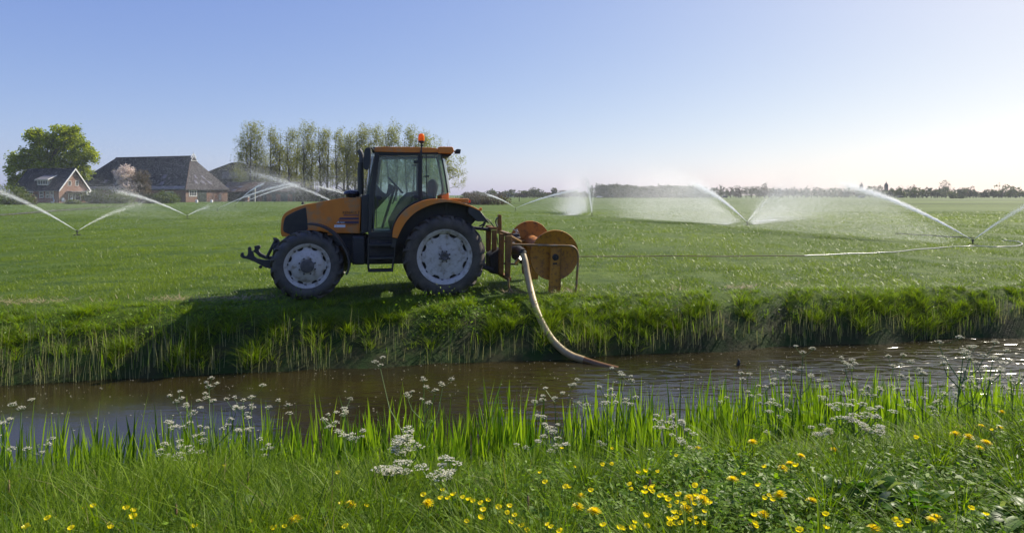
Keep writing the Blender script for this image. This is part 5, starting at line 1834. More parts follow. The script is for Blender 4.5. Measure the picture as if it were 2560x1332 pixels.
def make_house():
    R = building('brick_house', 'red brick house with steep dark roof, white gable trim and a dormer', 147.5, 160, 15.5)
    L, W, eave, ridge = 15.2, 8.0, 3.4, 8.5
    sl = (ridge - eave) / (W / 2)
    gable_house(R, L, W, eave, ridge)
    for sd in (0, 1):
        m = MB()
        y0 = .4 if sd == 0 else -W - .4
        ze = eave - .4 * sl
        yr = -W / 2
        m.prism([(y0, ze + .05), (yr, ridge + .05), (yr, ridge + .3), (y0, ze + .3)], -.5, L + .3, axis=0)
        m.build('roof', M['roofdark'], R)
        m = MB()
        m.prism([(y0, ze - .08), (yr, ridge - .08), (yr, ridge + .34), (y0, ze + .34)], -.66, -.502, axis=0)
        m.build('gable_trim', M['white'], R)
    m = MB(); m.tube([(-.4, -W / 2, ridge + .28), (L + .3, -W / 2, ridge + .28)], .14, 6); m.build('ridge', M['roofdark'], R)
    m = MB(); m.tube([(-.4, .5, eave - .4 * sl + .12), (L + .3, .5, eave - .4 * sl + .12)], .09, 6); m.build('gutter', M['greysheet'], R)
    D = bpy.data.objects.new('dormer', None); COL.objects.link(D); D.parent = R
    x0, x1 = 4.2, 7.8
    zt = 5.8
    m = MB(); m.prism([(-.6, eave + .6 * sl), (-.6, zt), (-(zt - eave) / sl, zt)], x0, x1, axis=0); m.build('wall', M['cream'], D)
    m = MB(); m.prism([(-.15, zt), (-.15, zt + .16), (-2.75, 7.1), (-2.75, 6.92)], x0 - .35, x1 + .35, axis=0); m.build('roof', M['greysheet'], D)
    m = MB(); m.prism([(-.12, zt - .06), (-.12, zt + .2), (-2.7, 7.13), (-2.7, 6.9)], x0 - .42, x0 - .352, axis=0); m.build('trim', M['white'], D)
    m = MB(); m.box2((x0 - .36, -.14, zt - .16), (x1 + .36, -.08, zt + .14)); m.build('gutter_board', M['cream'], D)
    for i in range(4):
        xx = x0 + .22 + i * .81
        m = MB(); m.box2((xx, -.61, 4.75), (xx + .7, -.57, 5.6)); m.build('pane', M['wglass'], D)
    m = MB()
    for i in range(5):
        xx = x0 + .13 + i * .81; m.box2((xx, -.62, 4.7), (xx + .08, -.53, 5.68))
    m.box2((x0 + .13, -.615, 4.6), (x1 - .13, -.525, 4.7)); m.build('frame', M['white'], D)
    win(R, 'end', 2.45, 4.42, .75, 1.15)
    win(R, 'end', 4.45, 4.42, .75, 1.15)
    win(R, 'long', 1.75, 1.35, 1.0, 1.45, (1, 2))
    win(R, 'long', 3.25, 1.35, .95, 1.45, (1, 2))
    win(R, 'long', 5.15, 1.35, 1.1, 1.45, (1, 2))
    win(R, 'long', 8.6, 1.9, 1.6, .85, (2, 1))
    d = MB(); d.box2((1.78, 0, 1.4), (2.3, .045, 1.95)); d.build('window_blind', M['cream'], R)
    d = MB(); d.box2((7.0, 0, 0), (7.9, .05, 2.1)); d.build('door', M['doorgreen'], R)
    P_ = bpy.data.objects.new('glazed_porch', None); COL.objects.link(P_); P_.parent = R
    m = MB(); m.box2((-1.7, -1.95, 2.78), (0, -6.0, 2.98)); m.build('roof', M['greysheet'], P_)
    m = MB(); m.box2((-2.2, -5.75, 2.72), (0, -8.7, 3.02)); m.build('bay_roof', M['white'], P_)
    m = MB()
    for (p, q) in ((-2.0, -5.95), (-2.0, -8.45), (-.12, -8.45)):
        m.box2((p - .11, q - .11, .0), (p + .11, q + .11, 2.72))
    m.box2((-2.04, -5.95, 2.05), (-1.96, -8.45, 2.18)); m.box2((-2.05, -5.95, .62), (-1.95, -8.45, .76)); m.box2((-2.03, -7.2, .76), (-1.97, -7.1, 2.05))
    m.build('frame', M['white'], P_)
    m = MB(); m.box2((-2.0, -6.0, .76), (-1.98, -8.4, 2.68)); m.build('pane', M['wglass'], P_)
    m = MB(); m.box2((-2.05, -6.0, 0), (-1.9, -8.4, .6)); m.build('plinth', M['brick'], P_)
    win(R, 'end', 2.55, .1, .85, 2.2, (1, 1), name='garden_door')
    win(R, 'end', 3.7, .1, .55, 2.2, (1, 1), name='garden_door')
    win(R, 'end', 4.55, .75, 1.2, 1.5, (1, 1))
    # garden seats
    def W(px, Y): return (X_at(px, Y), Y, 0)
    for i, (px, lab, Y) in enumerate(((157, 'white plastic garden chair at the table by the glazed porch', 150), (180, 'white garden chair on the porch side of the table', 150.2), (131, 'pale blue garden chair standing alone before the brick wall', 152))):
        c = thing('garden_chair', lab, 'chair', W(px, Y), .6 + i * 2.6, None)
        mt = M['white'] if i < 2 else paint('pale_blue', (.3, .36, .5))
        m = MB(); m.box((0, 0, .42), (.5, .5, .06)); m.build('seat', mt, c, bevel=.02)
        m = MB(); m.box((0, .26, .85), (.5, .06, .9), (.18, 0, 0)); m.build('backrest', mt, c, bevel=.02)
        for sx in (-.2, .2):
            for sy in (-.2, .2):
                m = MB(); m.box((sx, sy, .2), (.05, .05, .4)); m.build('leg', mt, c)
    t = thing('garden_table', 'white garden table between the two white chairs', 'table', W(168, 150.4), .3)
    m = MB(); m.box((0, 0, .72), (1.5, .8, .05)); m.build('tabletop', M['white'], t, bevel=.01)
    for sx in (-.6, .6):
        for sy in (-.3, .3):
            m = MB(); m.box((sx, sy, .35), (.06, .06, .7)); m.build('leg', M['white'], t)


def make_barn():
    R = building('large_barn', 'huge farm barn with a long dark hipped roof and brick walls', 464.5, 178, 17.5)
    L, W, eave, ridge = 43.7, 16.0, 3.8, 13.3
    m = MB(); m.box2((0, 0, -.3), (L, -W, eave)); m.build('wall', M['brick2'], R)
    o = .5
    A, B, C, D = (-o, o, eave - .2), (L + o, o, eave - .2), (L + o, -W - o, eave - .2), (-o, -W - o, eave - .2)
    r0, r1 = (6.0, -W / 2, ridge), (34.6, -W / 2, ridge)

    def slab(name, pts, mat, th=.25):
        V = list(pts) + [(p[0], p[1], p[2] - th) for p in pts]
        n = len(pts)
        fs = [tuple(range(n)), tuple(range(2 * n - 1, n - 1, -1))] + [(i, (i + 1) % n, n + (i + 1) % n, n + i) for i in range(n)]
        mm = MB(); mm.add(V, fs); return mm.build(name, mat, R)
    # small half hip ("owl board") at the near end
    f = .14
    w0 = tuple(np.array(r0) + (np.array(A) - np.array(r0)) * f)
    w1 = tuple(np.array(r0) + (np.array(D) - np.array(r0)) * f)
    front = slab('roof', [A, r0, r1, B], M['roofdark'])
    back = slab('roof', [C, r1, r0, D], M['roofdark'])
    hip = slab('hip_roof', [D, w1, w0, A], M['roofhip'])
    slab('far_hip_roof', [B, r1, C], M['roofdark'])
    ob = bpy.data.objects.new('gable_board', None); COL.objects.link(ob); ob.parent = R
    q0 = (r0[0] - .3, r0[1], r0[2])
    mm = MB(); mm.add([w0, w1, r0, (w0[0] - .25, w0[1], w0[2]), (w1[0] - .25, w1[1], w1[2]), (r0[0] - .9, r0[1], r0[2] + .1)], [(0, 1, 2), (3, 5, 4), (0, 3, 4, 1), (1, 4, 5, 2), (2, 5, 3, 0)]); mm.build('board', M['roofhip'], ob)
    mm = MB(); mm.tube([(w0[0] - .3, w0[1], w0[2]), (r0[0] - .95, r0[1], r0[2] + .15), (w1[0] - .3, w1[1], w1[2])], .10, 6); mm.tube([(w0[0] - .3, w0[1], w0[2]), (w1[0] - .3, w1[1], w1[2])], .07, 6); mm.build('trim', M['white'], ob)
    mm = MB()
    x, y, z = r0[0] - .9, r0[1], r0[2]
    mm.tube([(x, y, z - .6), (x, y, z + 1.0)], [.12, .10], 6); mm.tube([(x, y, z + 1.0), (x, y, z + 1.9)], [.05, .02], 5)
    for sy in (-1, 1):
        mm.tube([(x, y + sy * .9, z - .5), (x, y + sy * .5, z + .35), (x, y + sy * .12, z + .6)], [.16, .12, .1], 6)
    mm.build('finial', M['white'], ob, smooth=50)
    mm = MB(); mm.tube([A, w0], .16, 6); mm.build('hip_ridge', M['roofbrown'], R)
    mm = MB(); mm.tube([(r0[0], r0[1], r0[2] + .05), (r1[0], r1[1], r1[2] + .05)], .18, 6); mm.build('ridge', M['roofdark'], R)
    # lighter sheet strip along the eave of the long side
    n = np.array(r1) - np.array(B)
    def on_front(u, f):      # u along x metres, f from eave 0 to ridge 1
        a = np.array(A) + (np.array(r0) - np.array(A)) * f
        return np.array([u, a[1], a[2]])
    def patch(name, u0, u1, f0, f1, mat, lift=.05):
        ny = np.array([0, ridge - eave, W / 2 + o]); ny = ny / np.linalg.norm(ny)
        pts = [on_front(u0, f0), on_front(u1, f0), on_front(u1, f1), on_front(u0, f1)]
        mm = MB(); V = [tuple(p + ny * lift) for p in pts] + [tuple(p - ny * .05) for p in pts]
        mm.add(V, [(0, 1, 2, 3), (0, 4, 5, 1), (1, 5, 6, 2), (2, 6, 7, 3), (3, 7, 4, 0)]); return mm.build(name, mat, R)
    patch('eave_sheet', .3, 40, .005, .09, M['greysheet'])
    for (u, f) in ((30.5, .2), (26.0, .12), (9.6, .33), (8.8, .13)):
        patch('skylight', u, u + 1.3, f, f + .10, M['sky_light'], .07)
    # skylights in the hip end
    nh = np.cross(np.array(D) - np.array(A), np.array(w0) - np.array(A)); nh = nh / np.linalg.norm(nh)
    if nh[0] > 0: nh = -nh
    def on_hip(g, f):
        a = np.array(A) + (np.array(w0) - np.array(A)) * f
        b = np.array(D) + (np.array(w1) - np.array(D)) * f
        return a + (b - a) * g
    for (g, f) in ((.24, .38), (.50, .36), (.22, .19), (.42, .19), (.60, .18)):
        pts = [on_hip(g, f), on_hip(g + .07, f), on_hip(g + .04, f + .12), on_hip(g - .035, f + .12)]
        mm = MB(); V = [tuple(p + nh * .07) for p in pts] + [tuple(p - nh * .05) for p in pts]
        mm.add(V, [(0, 1, 2, 3), (0, 4, 5, 1), (1, 5, 6, 2), (2, 6, 7, 3), (3, 7, 4, 0)]); mm.build('skylight', M['sky_light'], R)
        p = on_hip(g + .06, f - .01) + nh * .1
        mm = MB(); mm.box(tuple(p), (.10, .14, .10)); mm.build('flashing', M['white'], R)
    # end wall: big window, dark doors
    win(R, 'end', 1.3, 1.75, 2.5, 1.45, (4, 1), d=.09)
    dm = MB(); dm.box2((-.06, -4.2, 0), (0, -7.6, 3.4)); d = dm.build('barn_door', M['doorgreen'], R)
    dm = MB()
    for i in range(6):
        dm.box2((-.09, -4.25 - i * .65, .05), (-.06, -4.31 - i * .65, 3.35))
    dm.build('batten', M['black'], d)
    dm = MB(); dm.box2((-.05, -11.0, .9), (0, -11.6, 2.0)); dm.build('side_door', M['brick2'], R)
    dm = MB(); dm.box2((-.06, -12.3, .5), (0, -13.4, 2.3)); dm.build('shutter', M['greysheet'], R)
    win(R, 'long', 4.5, 1.6, 2.6, 1.2, (3, 1))
    win(R, 'long', 14.5, 1.6, 2.2, 1.2, (2, 1))
    for (px, Y) in ((492, 166), (529, 167)):
        c = thing('milk_can', 'small white container standing on the grass before the %s' % ('barn doors' if px < 500 else 'brick barn wall'), 'container', (X_at(px, Y), Y, 0))
        mm = MB(); mm.lathe([(.001, 0), (.32, 0), (.34, .5), (.2, .7), (.2, .8), (.001, .82)], 10, axis='z'); mm.build('body', M['white'], c, smooth=50)


def make_sheds():
    # rounded dark barn behind
    Y = 225.0
    k = Y / F
    R = thing('arched_shed', 'dark shed with a rounded roof behind the big barn', 'building', (X_at(590, Y), Y, 0))
    prof = [((px - 590) * k, Z_at(py, Y)) for px, py in ((520, 432), (545, 422), (567, 414), (580, 409), (592, 408), (606, 411), (622, 418), (660, 430), (720, 448), (720, 506), (520, 506))]
    m = MB(); m.prism([(p[0] * .985, p[1] - .15) for p in prof], 0, 30); m.build('wall', M['roofdark'], R)
    m = MB()
    ns = prof[:9]
    V, fs = [], []
    for p in ns:
        for y in (-.8, 31):
            V += [(p[0], y, p[1] + .25), (p[0], y, p[1] - .1)]
    for i in range(len(ns) - 1):
        a = 4 * i
        for j, q in ((0, 2), (2, 3), (3, 1), (1, 0)):
            fs.append((a + j, a + q, a + 4 + q, a + 4 + j))
    fs += [(0, 1, 3, 2), (len(V) - 4, len(V) - 2, len(V) - 1, len(V) - 3)]
    m.add(V, fs); m.build('roof', M['roofdark'], R)
    m = MB(); m.box2(((555 - 590) * k, -.04, Z_at(447, Y)), ((610 - 590) * k, -.01, Z_at(430, Y))); m.build('roof_light', M['sky_light'], R)
    # low brown roofed shed in front of it
    Y = 196.0
    k = Y / F
    S = thing('low_shed', 'long low shed with a brown tiled roof and pale skylights under the trees', 'building', (X_at(640, Y), Y, 0))
    x0, x1 = (553 - 640) * k, (735 - 640) * k
    ze, zr = Z_at(478, Y), Z_at(454, Y)
    m = MB(); m.box2((x0, .5, -.3), (x1, 8, ze)); m.build('wall', M['doorgreen'], S)
    m = MB(); m.prism([(-.2, ze - .1), (5.5, zr), (11, ze - .1), (11, ze - .35), (5.5, zr - .25), (-.2, ze - .35)], x0 - .4, x1 + .4, axis=0); m.build('roof', M['roofbrown'], S)
    sl = (zr - ze + .1) / 5.7
    for px in (558, 583, 592, 640, 668, 700):
        xx = (px - 640) * k
        zz = ze + (.3 if px % 2 else 1.3)
        yy = (zz - ze + .1) / sl - .2
        m = MB(); m.box((xx, yy, zz + .06), (1.2, 1.1, .06), (math.atan(sl), 0, 0)); m.build('skylight', M['sky_light'], S)
    for px in (612, 640, 665, 688, 718):
        xx = (px - 640) * k
        m = MB(); m.box2((xx, .42, 0), (xx + 1.5, .5, 2.3)); m.build('door', M['brick2'] if px % 3 else M['cream'], S)
    # white litter bin and post
    for (px, pb, h, w, lab, cat) in ((617, 507, 1.5, 1.1, 'reddish box with a white lid on the grass before the low shed', 'box'), (637, 506, 4.2, .35, 'pale post with a white top before the low shed', 'post')):
        Yq = 188.0
        c = thing('feed_box' if w > 1 else 'post', lab, cat, (X_at(px, Yq), Yq, 0))
        m = MB(); m.box((0, 0, h * .42), (w, w, h * .84)); m.build('body', M['brick2'] if w > 1 else M['cream'], c, bevel=.03)
        m = MB(); m.box((0, 0, h * .9), (w * 1.15, w * 1.15, h * .12)); m.build('lid', M['white'], c, bevel=.02)


def make_far_things():
    # church tower on the horizon
    Y = 520.0
    k = Y / F
    R = thing('church_tower', 'square dark church tower with a pointed cap above the far trees', 'tower', (X_at(2215.5, Y), Y, 0))
    w = 3.2 * k
    H = Z_at(463, Y)
    m = MB(); m.box((0, 0, H / 2), (2 * w, 2 * w, H)); m.build('shaft', M['roofhip'], R)
    m = MB(); m.lathe([(w * 1.45, H), (w * .9, H + 1.0), (.15, H + 2.4), (.05, H + 3.8)], 4, axis='z', ph=PI / 4); m.build('cap', M['roofdark'], R)
    # cars on the far road
    cars = [(1254, 'white', 470, 'small white car farthest along the road beyond the dry thicket'), (1498, 'white', 432, 'white car at the end of the dense far wood'),
            (1811, 'dblue', 432, 'dark blue car on the far road beside the slanting water jet'), (2152, 'grey', 432, 'grey car with bright windscreen behind the strong jet'), (2250, 'dark', 432, 'small dark car under the church tower')]
    cm = {'white': M['white'], 'dblue': paint('dark_blue_car', (.02, .03, .08), rough=.3), 'grey': paint('grey_car', (.2, .22, .25), rough=.3), 'dark': paint('dark_car', (.02, .02, .025), rough=.3)}
    for px, c, Y, lab in cars:
        R = thing('far_car', lab, 'car', (X_at(px, Y), Y, .1), 0)
        b = MB(); b.prism([(-2.1, .35), (-2.05, .75), (-1.2, .9), (-.6, 1.42), (.9, 1.45), (1.7, .95), (2.1, .8), (2.1, .35)], -.85, .85); b.build('body', cm[c], R, bevel=.08)
        g = MB(); g.prism([(-1.0, .95), (-.55, 1.36), (.85, 1.38), (1.4, .97)], -.87, .87); g.build('window', M['wglass'], R)
        for sx in (-1.3, 1.3):
            for sy in (-.8, .8):
                wv = MB(); wv.lathe([(.001, -.1), (.32, -.1), (.32, .1), (.001, .1)], 12, c=(sx, sy, .32)); wv.build('wheel', M['rubber'], R, smooth=40)
    Y = 470
    R = thing('far_truck', 'white box truck on the far road beyond the dry thicket', 'truck', (X_at(1276, Y), Y, .1))
    b = MB(); b.box((0, 0, 2.0), (8, 2.5, 2.8)); b.build('cargo_box', M['white'], R, bevel=.06)
    b = MB(); b.prism([(4.2, .6), (4.2, 2.9), (5.4, 2.8), (6.1, 1.9), (6.2, .6)], -1.2, 1.2); b.build('cab', cm['grey'], R, bevel=.06)
    for sx in (-2.8, 3.0, 5.0):
        for sy in (-1.1, 1.1):
            wv = MB(); wv.lathe([(.001, -.15), (.5, -.15), (.5, .15), (.001, .15)], 12, c=(sx, sy, .5)); wv.build('wheel', M['rubber'], R, smooth=40)
    # post in the meadow
    Y = 195
    R = tag(MB().box((0, 0, .7), (.2, .2, 1.6)).build('fence_post', M['bark'], bevel=.03), 'lone dark wooden post in the meadow beyond the reel', 'post')
    R.location = (X_at(1298, Y), Y, 0)
    for px, lab in ((2382, 'dark round bush at the far edge of the meadow under the tall round tree'), (2404, 'small dark bush beside the round one at the far meadow edge')):
        bush('far_bush', lab, px, 495, 4.2 if px < 2400 else 5.2, 2.0 if px < 2400 else 1.3, 380, 'leaf_far', n_cl=20, per=16, size=.4)
    # strips in the meadow: path, far lane and a shallow ditch line
    mp = paint('trodden_path', (.07, .065, .035), (.05, .06, .025), rough=.9, scale=.6)
    md = paint('far_ditch_grass', (.025, .05, .012), (.04, .06, .02), rough=.9, scale=.4)
    ml = paint('pale_lane', (.34, .32, .29), (.28, .27, .24), rough=.8, scale=.2)

    def strip(name, P, w, mat, z=.06, lab=None):
        V = []
        for i, (x, y) in enumerate(P):
            a = np.array(P[min(i + 1, len(P) - 1)]) - np.array(P[max(i - 1, 0)])
            n = np.array([-a[1], a[0]]); n = n / np.linalg.norm(n) * w / 2
            V += [(x - n[0], y - n[1], z), (x + n[0], y + n[1], z)]
        me = mesh_np(V, [np.array([(2 * i, 2 * i + 2, 2 * i + 3, 2 * i + 1) for i in range(len(P) - 1)])])
        tag(link(name, me, mat), lab, None, kind='structure')
    g = lambda px, py: (X_at(px, F * HC / (py - HZ)), F * HC / (py - HZ))
    strip('path', [g(-200, 551), g(0, 539), g(120, 529), g(250, 519), g(350, 512.5)], 1.6, mp, lab='narrow brownish path crossing the meadow towards the barn')
    for j, row in enumerate(((1200, 509.2, 1700, 508.6, 2700, 511), (1400, 499.5, 1900, 498.3, 2700, 500.5))):
        strip('ditch_strip', [g(row[0], row[1]), g(row[2], row[3]), g(row[4], row[5])], 4.0 if j == 0 else 9, md, lab='thin dark ditch line across the far meadow')
    strip('lane', [g(2330, 500.3), g(2450, 500.8), g(2700, 501.5)], 4, ml, z=.1, lab='pale lane at the far side of the meadow')
    # stub in the water
    Y = 9.9
    R = thing('water_stub', 'dark stub with a thin twig sticking out of the rippled water', 'stub', (X_at(1846, 10.55), 10.55, WZ))
    m = MB(); m.tube([(0, 0, -.1), (0, 0, .03), (.01, 0, .07), (-.01, 0, .10)], [.022, .03, .022, .01], 8); m.build('stump', M['frame'], R, smooth=50)
    m = MB(); m.tube([(.02, 0, .0), (.10, .0, .015), (.17, .0, .045)], [.006, .005, .003], 5); m.tube([(-.02, 0, .0), (-.07, 0, .02)], [.006, .003], 5); m.build('twig', M['straw'], R)
    m = MB(); m.lathe([(.001, 0.03), (.05, .025), (.11, .008), (.12, .0), (.001, -.01)], 10, axis='z')
    # tiny white flecks scattered over the water surface
    n = 1100
    u = rng.uniform(-10, 13, n); v = rng.uniform(7.6, VW - .05, n)
    keep = rng.uniform(0, 1, n) < np.interp(v, [7.6, 9, 10.6], [.25, .7, 1])
    u, v = u[keep], v[keep]
    x = u * math.cos(BF) - v * math.sin(BF); y = u * math.sin(BF) + v * math.cos(BF)
    leaf_quads('white_flecks', np.stack([x, y, np.full(len(x), WZ + .006)], -1), rng.uniform(.007, .019, len(x)), 'floret', up=30, label='tiny white flecks lying on the ditch water')
    for (px, py, Y) in ((152 * 2, 990, None),):
        pass
# ------------------------------------------------------------------ irrigation
def water_mat():
    m, nt, bs = new_mat('spray_water')
    bs.inputs['Base Color'].default_value = (.9, .92, .95, 1)
    bs.inputs['Roughness'].default_value = .3
    tr = N(nt, 'ShaderNodeBsdfTranslucent')
    tr.inputs[0].default_value = (.95, .96, .98, 1)
    mx = N(nt, 'ShaderNodeMixShader')
    mx.inputs[0].default_value = .65
    nt.links.new(bs.outputs[0], mx.inputs[1])
    nt.links.new(tr.outputs[0], mx.inputs[2])
    nt.links.new(mx.outputs[0], nt.nodes['Material Output'].inputs['Surface'])
    return m


M['water'] = water_mat()


def drops(P, D, size, stretch):
    """thin triangles stretched along D"""
    n = len(P)
    D = D / np.maximum(np.linalg.norm(D, axis=1, keepdims=True), 1e-6)
    a = rng.normal(0, 1, (n, 3))
    w = np.cross(D, a)
    w /= np.linalg.norm(w, axis=1, keepdims=True)
    s = np.broadcast_to(size, n)[:, None]
    V = np.stack([P - D * s * stretch * .5 - w * s * .5, P - D * s * stretch * .5 + w * s * .5, P + D * s * stretch * .5], 1).reshape(-1, 3)
    return V


def jet(B, tip, n_core, n_mist, size, spread=.035, kmed=.25, ksig=1.0, wind=(-.25, -.1), t_end=1.15, mist_size=1.0):
    """water thrown from B so that its solid drops top out at tip; finer drops lag behind and sink as a veil"""
    g = 9.81
    B = np.array(B, float)
    tip = np.array(tip, float)
    h = max(.15, tip[2] - B[2])
    fr = .62                     # the tip lies at this share of the rise
    vz = math.sqrt(h * g / (fr - .5 * fr * fr))
    ta = vz / g * fr
    vh = (tip[:2] - B[:2]) / ta
    v0 = np.array([vh[0], vh[1], vz])
    sp = np.linalg.norm(v0)
    out = []
    # solid core
    n_core = int(n_core * .85)
    t = ta * 1.08 * rng.beta(1.0, 1.35, n_core)
    v = v0 * (1 + rng.normal(0, .02, (n_core, 1))) + rng.normal(0, 1, (n_core, 3)) * sp * spread * .30
    P = B + v * t[:, None] + np.array([0, 0, -.5 * g]) * (t ** 2)[:, None]
    D = v + np.array([0, 0, -g]) * t[:, None]
    out.append(drops(P, D, size * .55 * (.7 + .5 * t / ta), 8.0))
    # veil
    k = 1.15 * kmed * np.exp(rng.normal(0, ksig * 1.1, n_mist))
    tt = rng.uniform(.12, 1, n_mist) ** .8 * (3.0 * ta * t_end + .8 * (k > .8))
    v = v0 * (1.06 + rng.normal(0, .12, (n_mist, 1))) + rng.normal(0, 1, (n_mist, 3)) * sp * spread
    e = 1 - np.exp(-k * tt)
    x = B[0] + v[:, 0] / k * e + wind[0] * tt ** 1.6 * np.minimum(1, k)
    y = B[1] + v[:, 1] / k * e + wind[1] * tt ** 1.6 * np.minimum(1, k)
    z = B[2] + (v[:, 2] + g / k) / k * e - g * tt / k
    ok = z > .02
    P = np.stack([x, y, z], -1)[ok]
    D = np.stack([v[:, 0] * (1 - e), v[:, 1] * (1 - e), (v[:, 2] + g / k) * (1 - e) - g / k], -1)[ok]
    out.append(drops(P, D, size * .41 * mist_size * rng.uniform(.6, 1.2, ok.sum()), 2.2))
    return np.concatenate(out)


def make_sprinklers():
    K = 1.35
    KM = 4.6
    # name label, base pixel, jets: (tip px, tip py, depth offset of the tip, core, mist, size, kwargs)
    SP = [
        ('sprinkler in the meadow before the brick house, jet rising over the garden', (193, 588), [(-60, 462, 4, 5000, 9000, .017, {}), (345, 512, -2, 1600, 5000, .012, dict(spread=.05))]),
        ('sprinkler before the large barn, jet rising over the blossom tree', (468, 547), [(300, 480, 6, 4200, 24000, .024, dict(kmed=.7)), (520, 518, 3, 900, 6000, .02, dict(spread=.09, kmed=.6))]),
        ('sprinkler farther off before the barn corner, jet going towards the poplars', (543, 529), [(725, 460, 4, 2600, 5000, .032, {})]),
        ('small far sprinkler with a steep bent jet before the low shed', (588, 518), [(655, 461, 3, 1800, 2500, .045, {})]),
        ('far sprinkler with a flat jet between shed and tractor', (606, 514), [(742, 463, 2, 1500, 3500, .045, {})]),
        ('sprinkler hidden behind the bonnet, wide arc reaching up to the sheds', (905, 552), [(640, 436, -6, 2600, 40000, .02, dict(kmed=.5))]),
        ('sprinkler behind the exhaust with a thin jet before the poplar trunks', (900, 507), [(800, 468, 0, 1200, 4000, .06, {}), (826, 470, 3, 700, 900, .045, {})]),
        ('far sprinkler beyond the tractor fender throwing two jets', (1289, 527), [(1222, 488, -3, 2000, 3500, .03, {}), (1440, 476, 6, 4200, 18000, .034, dict(kmed=.6))]),
        ('sprinkler with an almost upright jet beyond the reel discs', (1480, 541), [(1467, 452, 10, 3800, 80000, .029, dict(kmed=1.0, wind=(-1.3, .0), spread=.05)), (1484, 478, 4, 500, 2500, .018, dict(kmed=.8))]),
        ('sprinkler in the middle of the meadow with two jets and a broad white veil', (1868, 564), [(1740, 464, 5, 6500, 120000, .022, dict(kmed=.9, spread=.06, wind=(-.6, .2))),
                                                                                             (1960, 470, 8, 3600, 130000, .022, dict(kmed=.9, spread=.09, wind=(.25, .2))), (1940, 560, 0, 1200, 1500, .012, dict(spread=.05))]),
        ('nearest sprinkler beside the white hose with the strongest jet', (2432, 612), [(2120, 466, 6, 12500, 90000, .016, dict(kmed=.8, spread=.045, wind=(-.4, .2))), (2700, 458, 3, 6500, 9000, .0135, dict(spread=.05))]),
    ]
    for i, (lab, (bx, by), jets) in enumerate(SP):
        Y = F * HC / (by - HZ)
        x = X_at(bx, Y)
        nz = .10 + .003 * Y
        root = thing('sprinkler', lab, 'sprinkler', (x, Y, 0))
        m = MB(); m.tube([(0, 0, -.05), (0, 0, nz)], .025, 8); m.build('riser', M['iron'], root, smooth=40)
        m = MB(); m.lathe([(.001, -.02), (.05, -.02), (.05, .03), (.03, .05), (.001, .05)], 10, c=(0, 0, nz), axis='z'); m.build('nozzle_head', M['iron'], root, smooth=40)
        m = MB(); m.box((0, 0, .02), (.34, .05, .03)); m.box((0, 0, .025), (.05, .34, .03)); m.build('foot', M['iron'], root)
        for (tx, ty, dY, nc, nm, sz, kw) in jets:
            Yt = Y + dY
            tip = (X_at(tx, Yt) - x, dY, Z_at(ty, Yt))
            V = jet((0, 0, nz), tip, int(nc * K), int(nm * KM), sz, **kw)
            me = mesh_np(V, [np.arange(len(V)).reshape(-1, 3)])
            o = link('water_jet', me, M['water'], root)
            o['kind'] = 'stuff'
    # hoses lying in the meadow
    mw = paint('white_lay_flat_hose', (.5, .48, .44), (.36, .34, .3), rough=.25, scale=3)
    mb = paint('brown_hose', (.2, .12, .07), (.14, .09, .05), rough=.5)
    mk = paint('dark_hose', (.05, .05, .055), (.08, .08, .08), rough=.4)

    def ghose(name, pts, r, mat, lab):
        P = []
        for px, py in pts:
            Y = F * (HC - .07) / (py - HZ)
            P.append((X_at(px, Y), Y))
        Q = smooth_line(P, 6)
        zb = .055
        m = MB()
        m.tube([(q[0], q[1], zb + .006 * math.sin(i * .9)) for i, q in enumerate(Q)], r, 8)
        tag(m.build(name, mat, smooth=60), lab, 'hose')
    ghose('supply_hose', [(2010, 638), (2080, 635), (2170, 631.5), (2230, 629), (2300, 622), (2380, 616), (2434, 614), (2500, 616), (2545, 613), (2556, 608), (2540, 602), (2508, 600)], .018, mw, 'white flat hose lying in the grass and curling round past the nearest sprinkler')
    ghose('drag_hose', [(1440, 640.5), (1600, 639), (1800, 639), (2012, 638)], .014, mb, 'thin brown hose stretched through the grass from the reel to the white hose')
    ghose('dark_hose', [(2238, 583), (2300, 586), (2360, 590), (2440, 594)], .022, mk, 'dark hose piece lying in the meadow behind the nearest sprinkler')


# ------------------------------------------------------------------ light, air, camera
SUN_AZ = math.radians(52)
SUN_EL = math.radians(40)
EXPOSURE = 0.5


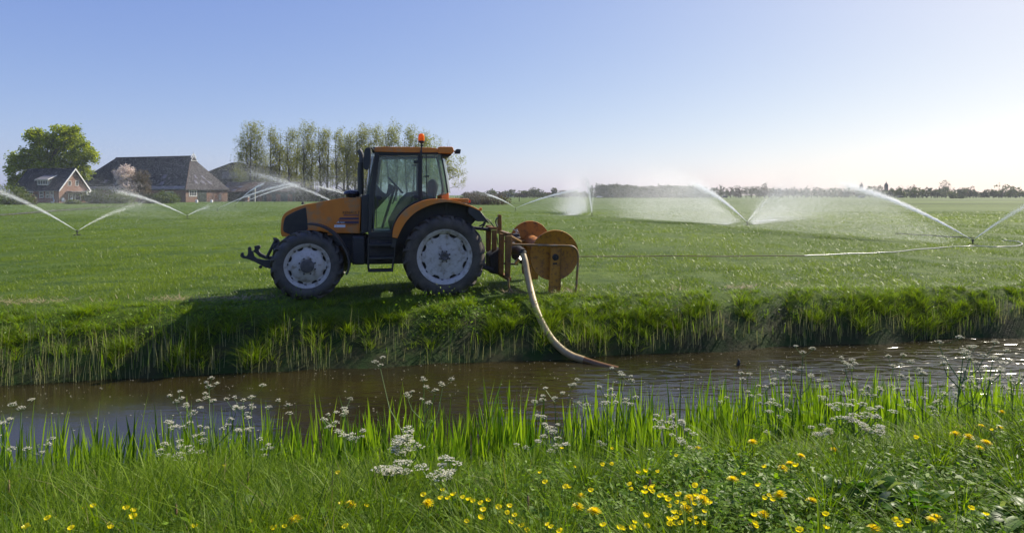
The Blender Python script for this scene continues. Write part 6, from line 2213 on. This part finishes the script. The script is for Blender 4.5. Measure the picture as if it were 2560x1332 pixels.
def make_light():
    w = bpy.data.worlds.new('World')
    SC.world = w
    w.use_nodes = True
    nt = w.node_tree
    bg = nt.nodes['Background']
    sky = nt.nodes.new('ShaderNodeTexSky')
    sky.sky_type = 'NISHITA'
    sky.sun_disc = False
    sky.sun_elevation = SUN_EL
    sky.sun_rotation = SUN_AZ
    sky.altitude = 0
    sky.air_density = .7
    sky.dust_density = 1.0
    sky.ozone_density = 1.0
    # tone of the photograph: one response curve per colour channel, the same in every direction
    sp = N(nt, 'ShaderNodeSeparateColor')
    cb = N(nt, 'ShaderNodeCombineColor')
    nt.links.new(sky.outputs[0], sp.inputs[0])
    for ch, (gam, gain) in enumerate(((.83, 7.75), (.74, 7.3), (.34, 7.0))):
        m0 = N(nt, 'ShaderNodeMath', _operation='MULTIPLY')
        m0.inputs[1].default_value = .1
        m1 = N(nt, 'ShaderNodeMath', _operation='POWER')
        m1.inputs[1].default_value = gam
        m2 = N(nt, 'ShaderNodeMath', _operation='MULTIPLY')
        m2.inputs[1].default_value = gain
        nt.links.new(sp.outputs[ch], m0.inputs[0])
        nt.links.new(m0.outputs[0], m1.inputs[0])
        nt.links.new(m1.outputs[0], m2.inputs[0])
        nt.links.new(m2.outputs[0], cb.inputs[ch])
    nt.links.new(cb.outputs[0], bg.inputs[0])
    bg.inputs[1].default_value = .1
    ld = bpy.data.lights.new('sun', 'SUN')
    ld.energy = 5.0
    ld.angle = math.radians(.53)
    ld.color = (1.0, .92, .76)
    o = bpy.data.objects.new('sun', ld)
    COL.objects.link(o)
    d = Vector((math.sin(SUN_AZ) * math.cos(SUN_EL), math.cos(SUN_AZ) * math.cos(SUN_EL), math.sin(SUN_EL)))
    o.rotation_euler = (-d).to_track_quat('-Z', 'Y').to_euler()
    o.location = (20, 20, 30)


def make_haze():
    m = bpy.data.materials.new('air')
    m.use_nodes = True
    nt = m.node_tree
    nt.nodes.remove(nt.nodes['Principled BSDF'])
    v = N(nt, 'ShaderNodeVolumePrincipled', Density=.0002, Anisotropy=.3)
    v.inputs['Color'].default_value = (.86, .92, 1.0, 1)
    nt.links.new(v.outputs[0], nt.nodes['Material Output'].inputs['Volume'])
    o = MB().box2((-650, -20, -2.6), (650, 620, 36)).build('haze', m)
    tag(o, 'thin pale spring air over the whole meadow', None, kind='stuff')


def make_camera():
    cd = bpy.data.cameras.new('camera')
    cd.sensor_width = 36
    cd.sensor_fit = 'HORIZONTAL'
    cd.lens = F / 2560 * 36
    cd.shift_y = -(666 - HZ) / 2560
    cd.clip_start = .05
    cd.clip_end = 9000
    o = bpy.data.objects.new('camera', cd)
    COL.objects.link(o)
    o.location = (0, 0, HC)
    o.rotation_euler = (PI / 2, 0, 0)
    SC.camera = o


make_camera()
make_light()
make_ground()
make_water()
make_near_grass()
make_reeds()
make_bank_grass()
make_field_grass()
make_parsleys()
make_flowers()
make_docks()
make_trees()
make_tractor()
make_reel()
make_house()
make_barn()
make_sheds()
make_far_things()
make_sprinklers()
make_haze()

SC.view_settings.view_transform = 'Standard'
SC.view_settings.look = 'None'
SC.view_settings.gamma = 1
SC.view_settings.exposure = EXPOSURE
SC.render.engine = 'CYCLES'
SC.cycles.use_denoising = True
SC.cycles.max_bounces = 8
SC.cycles.transparent_max_bounces = 12
SC.cycles.volume_bounces = 0
SC.cycles.caustics_reflective = False
SC.cycles.caustics_refractive = False
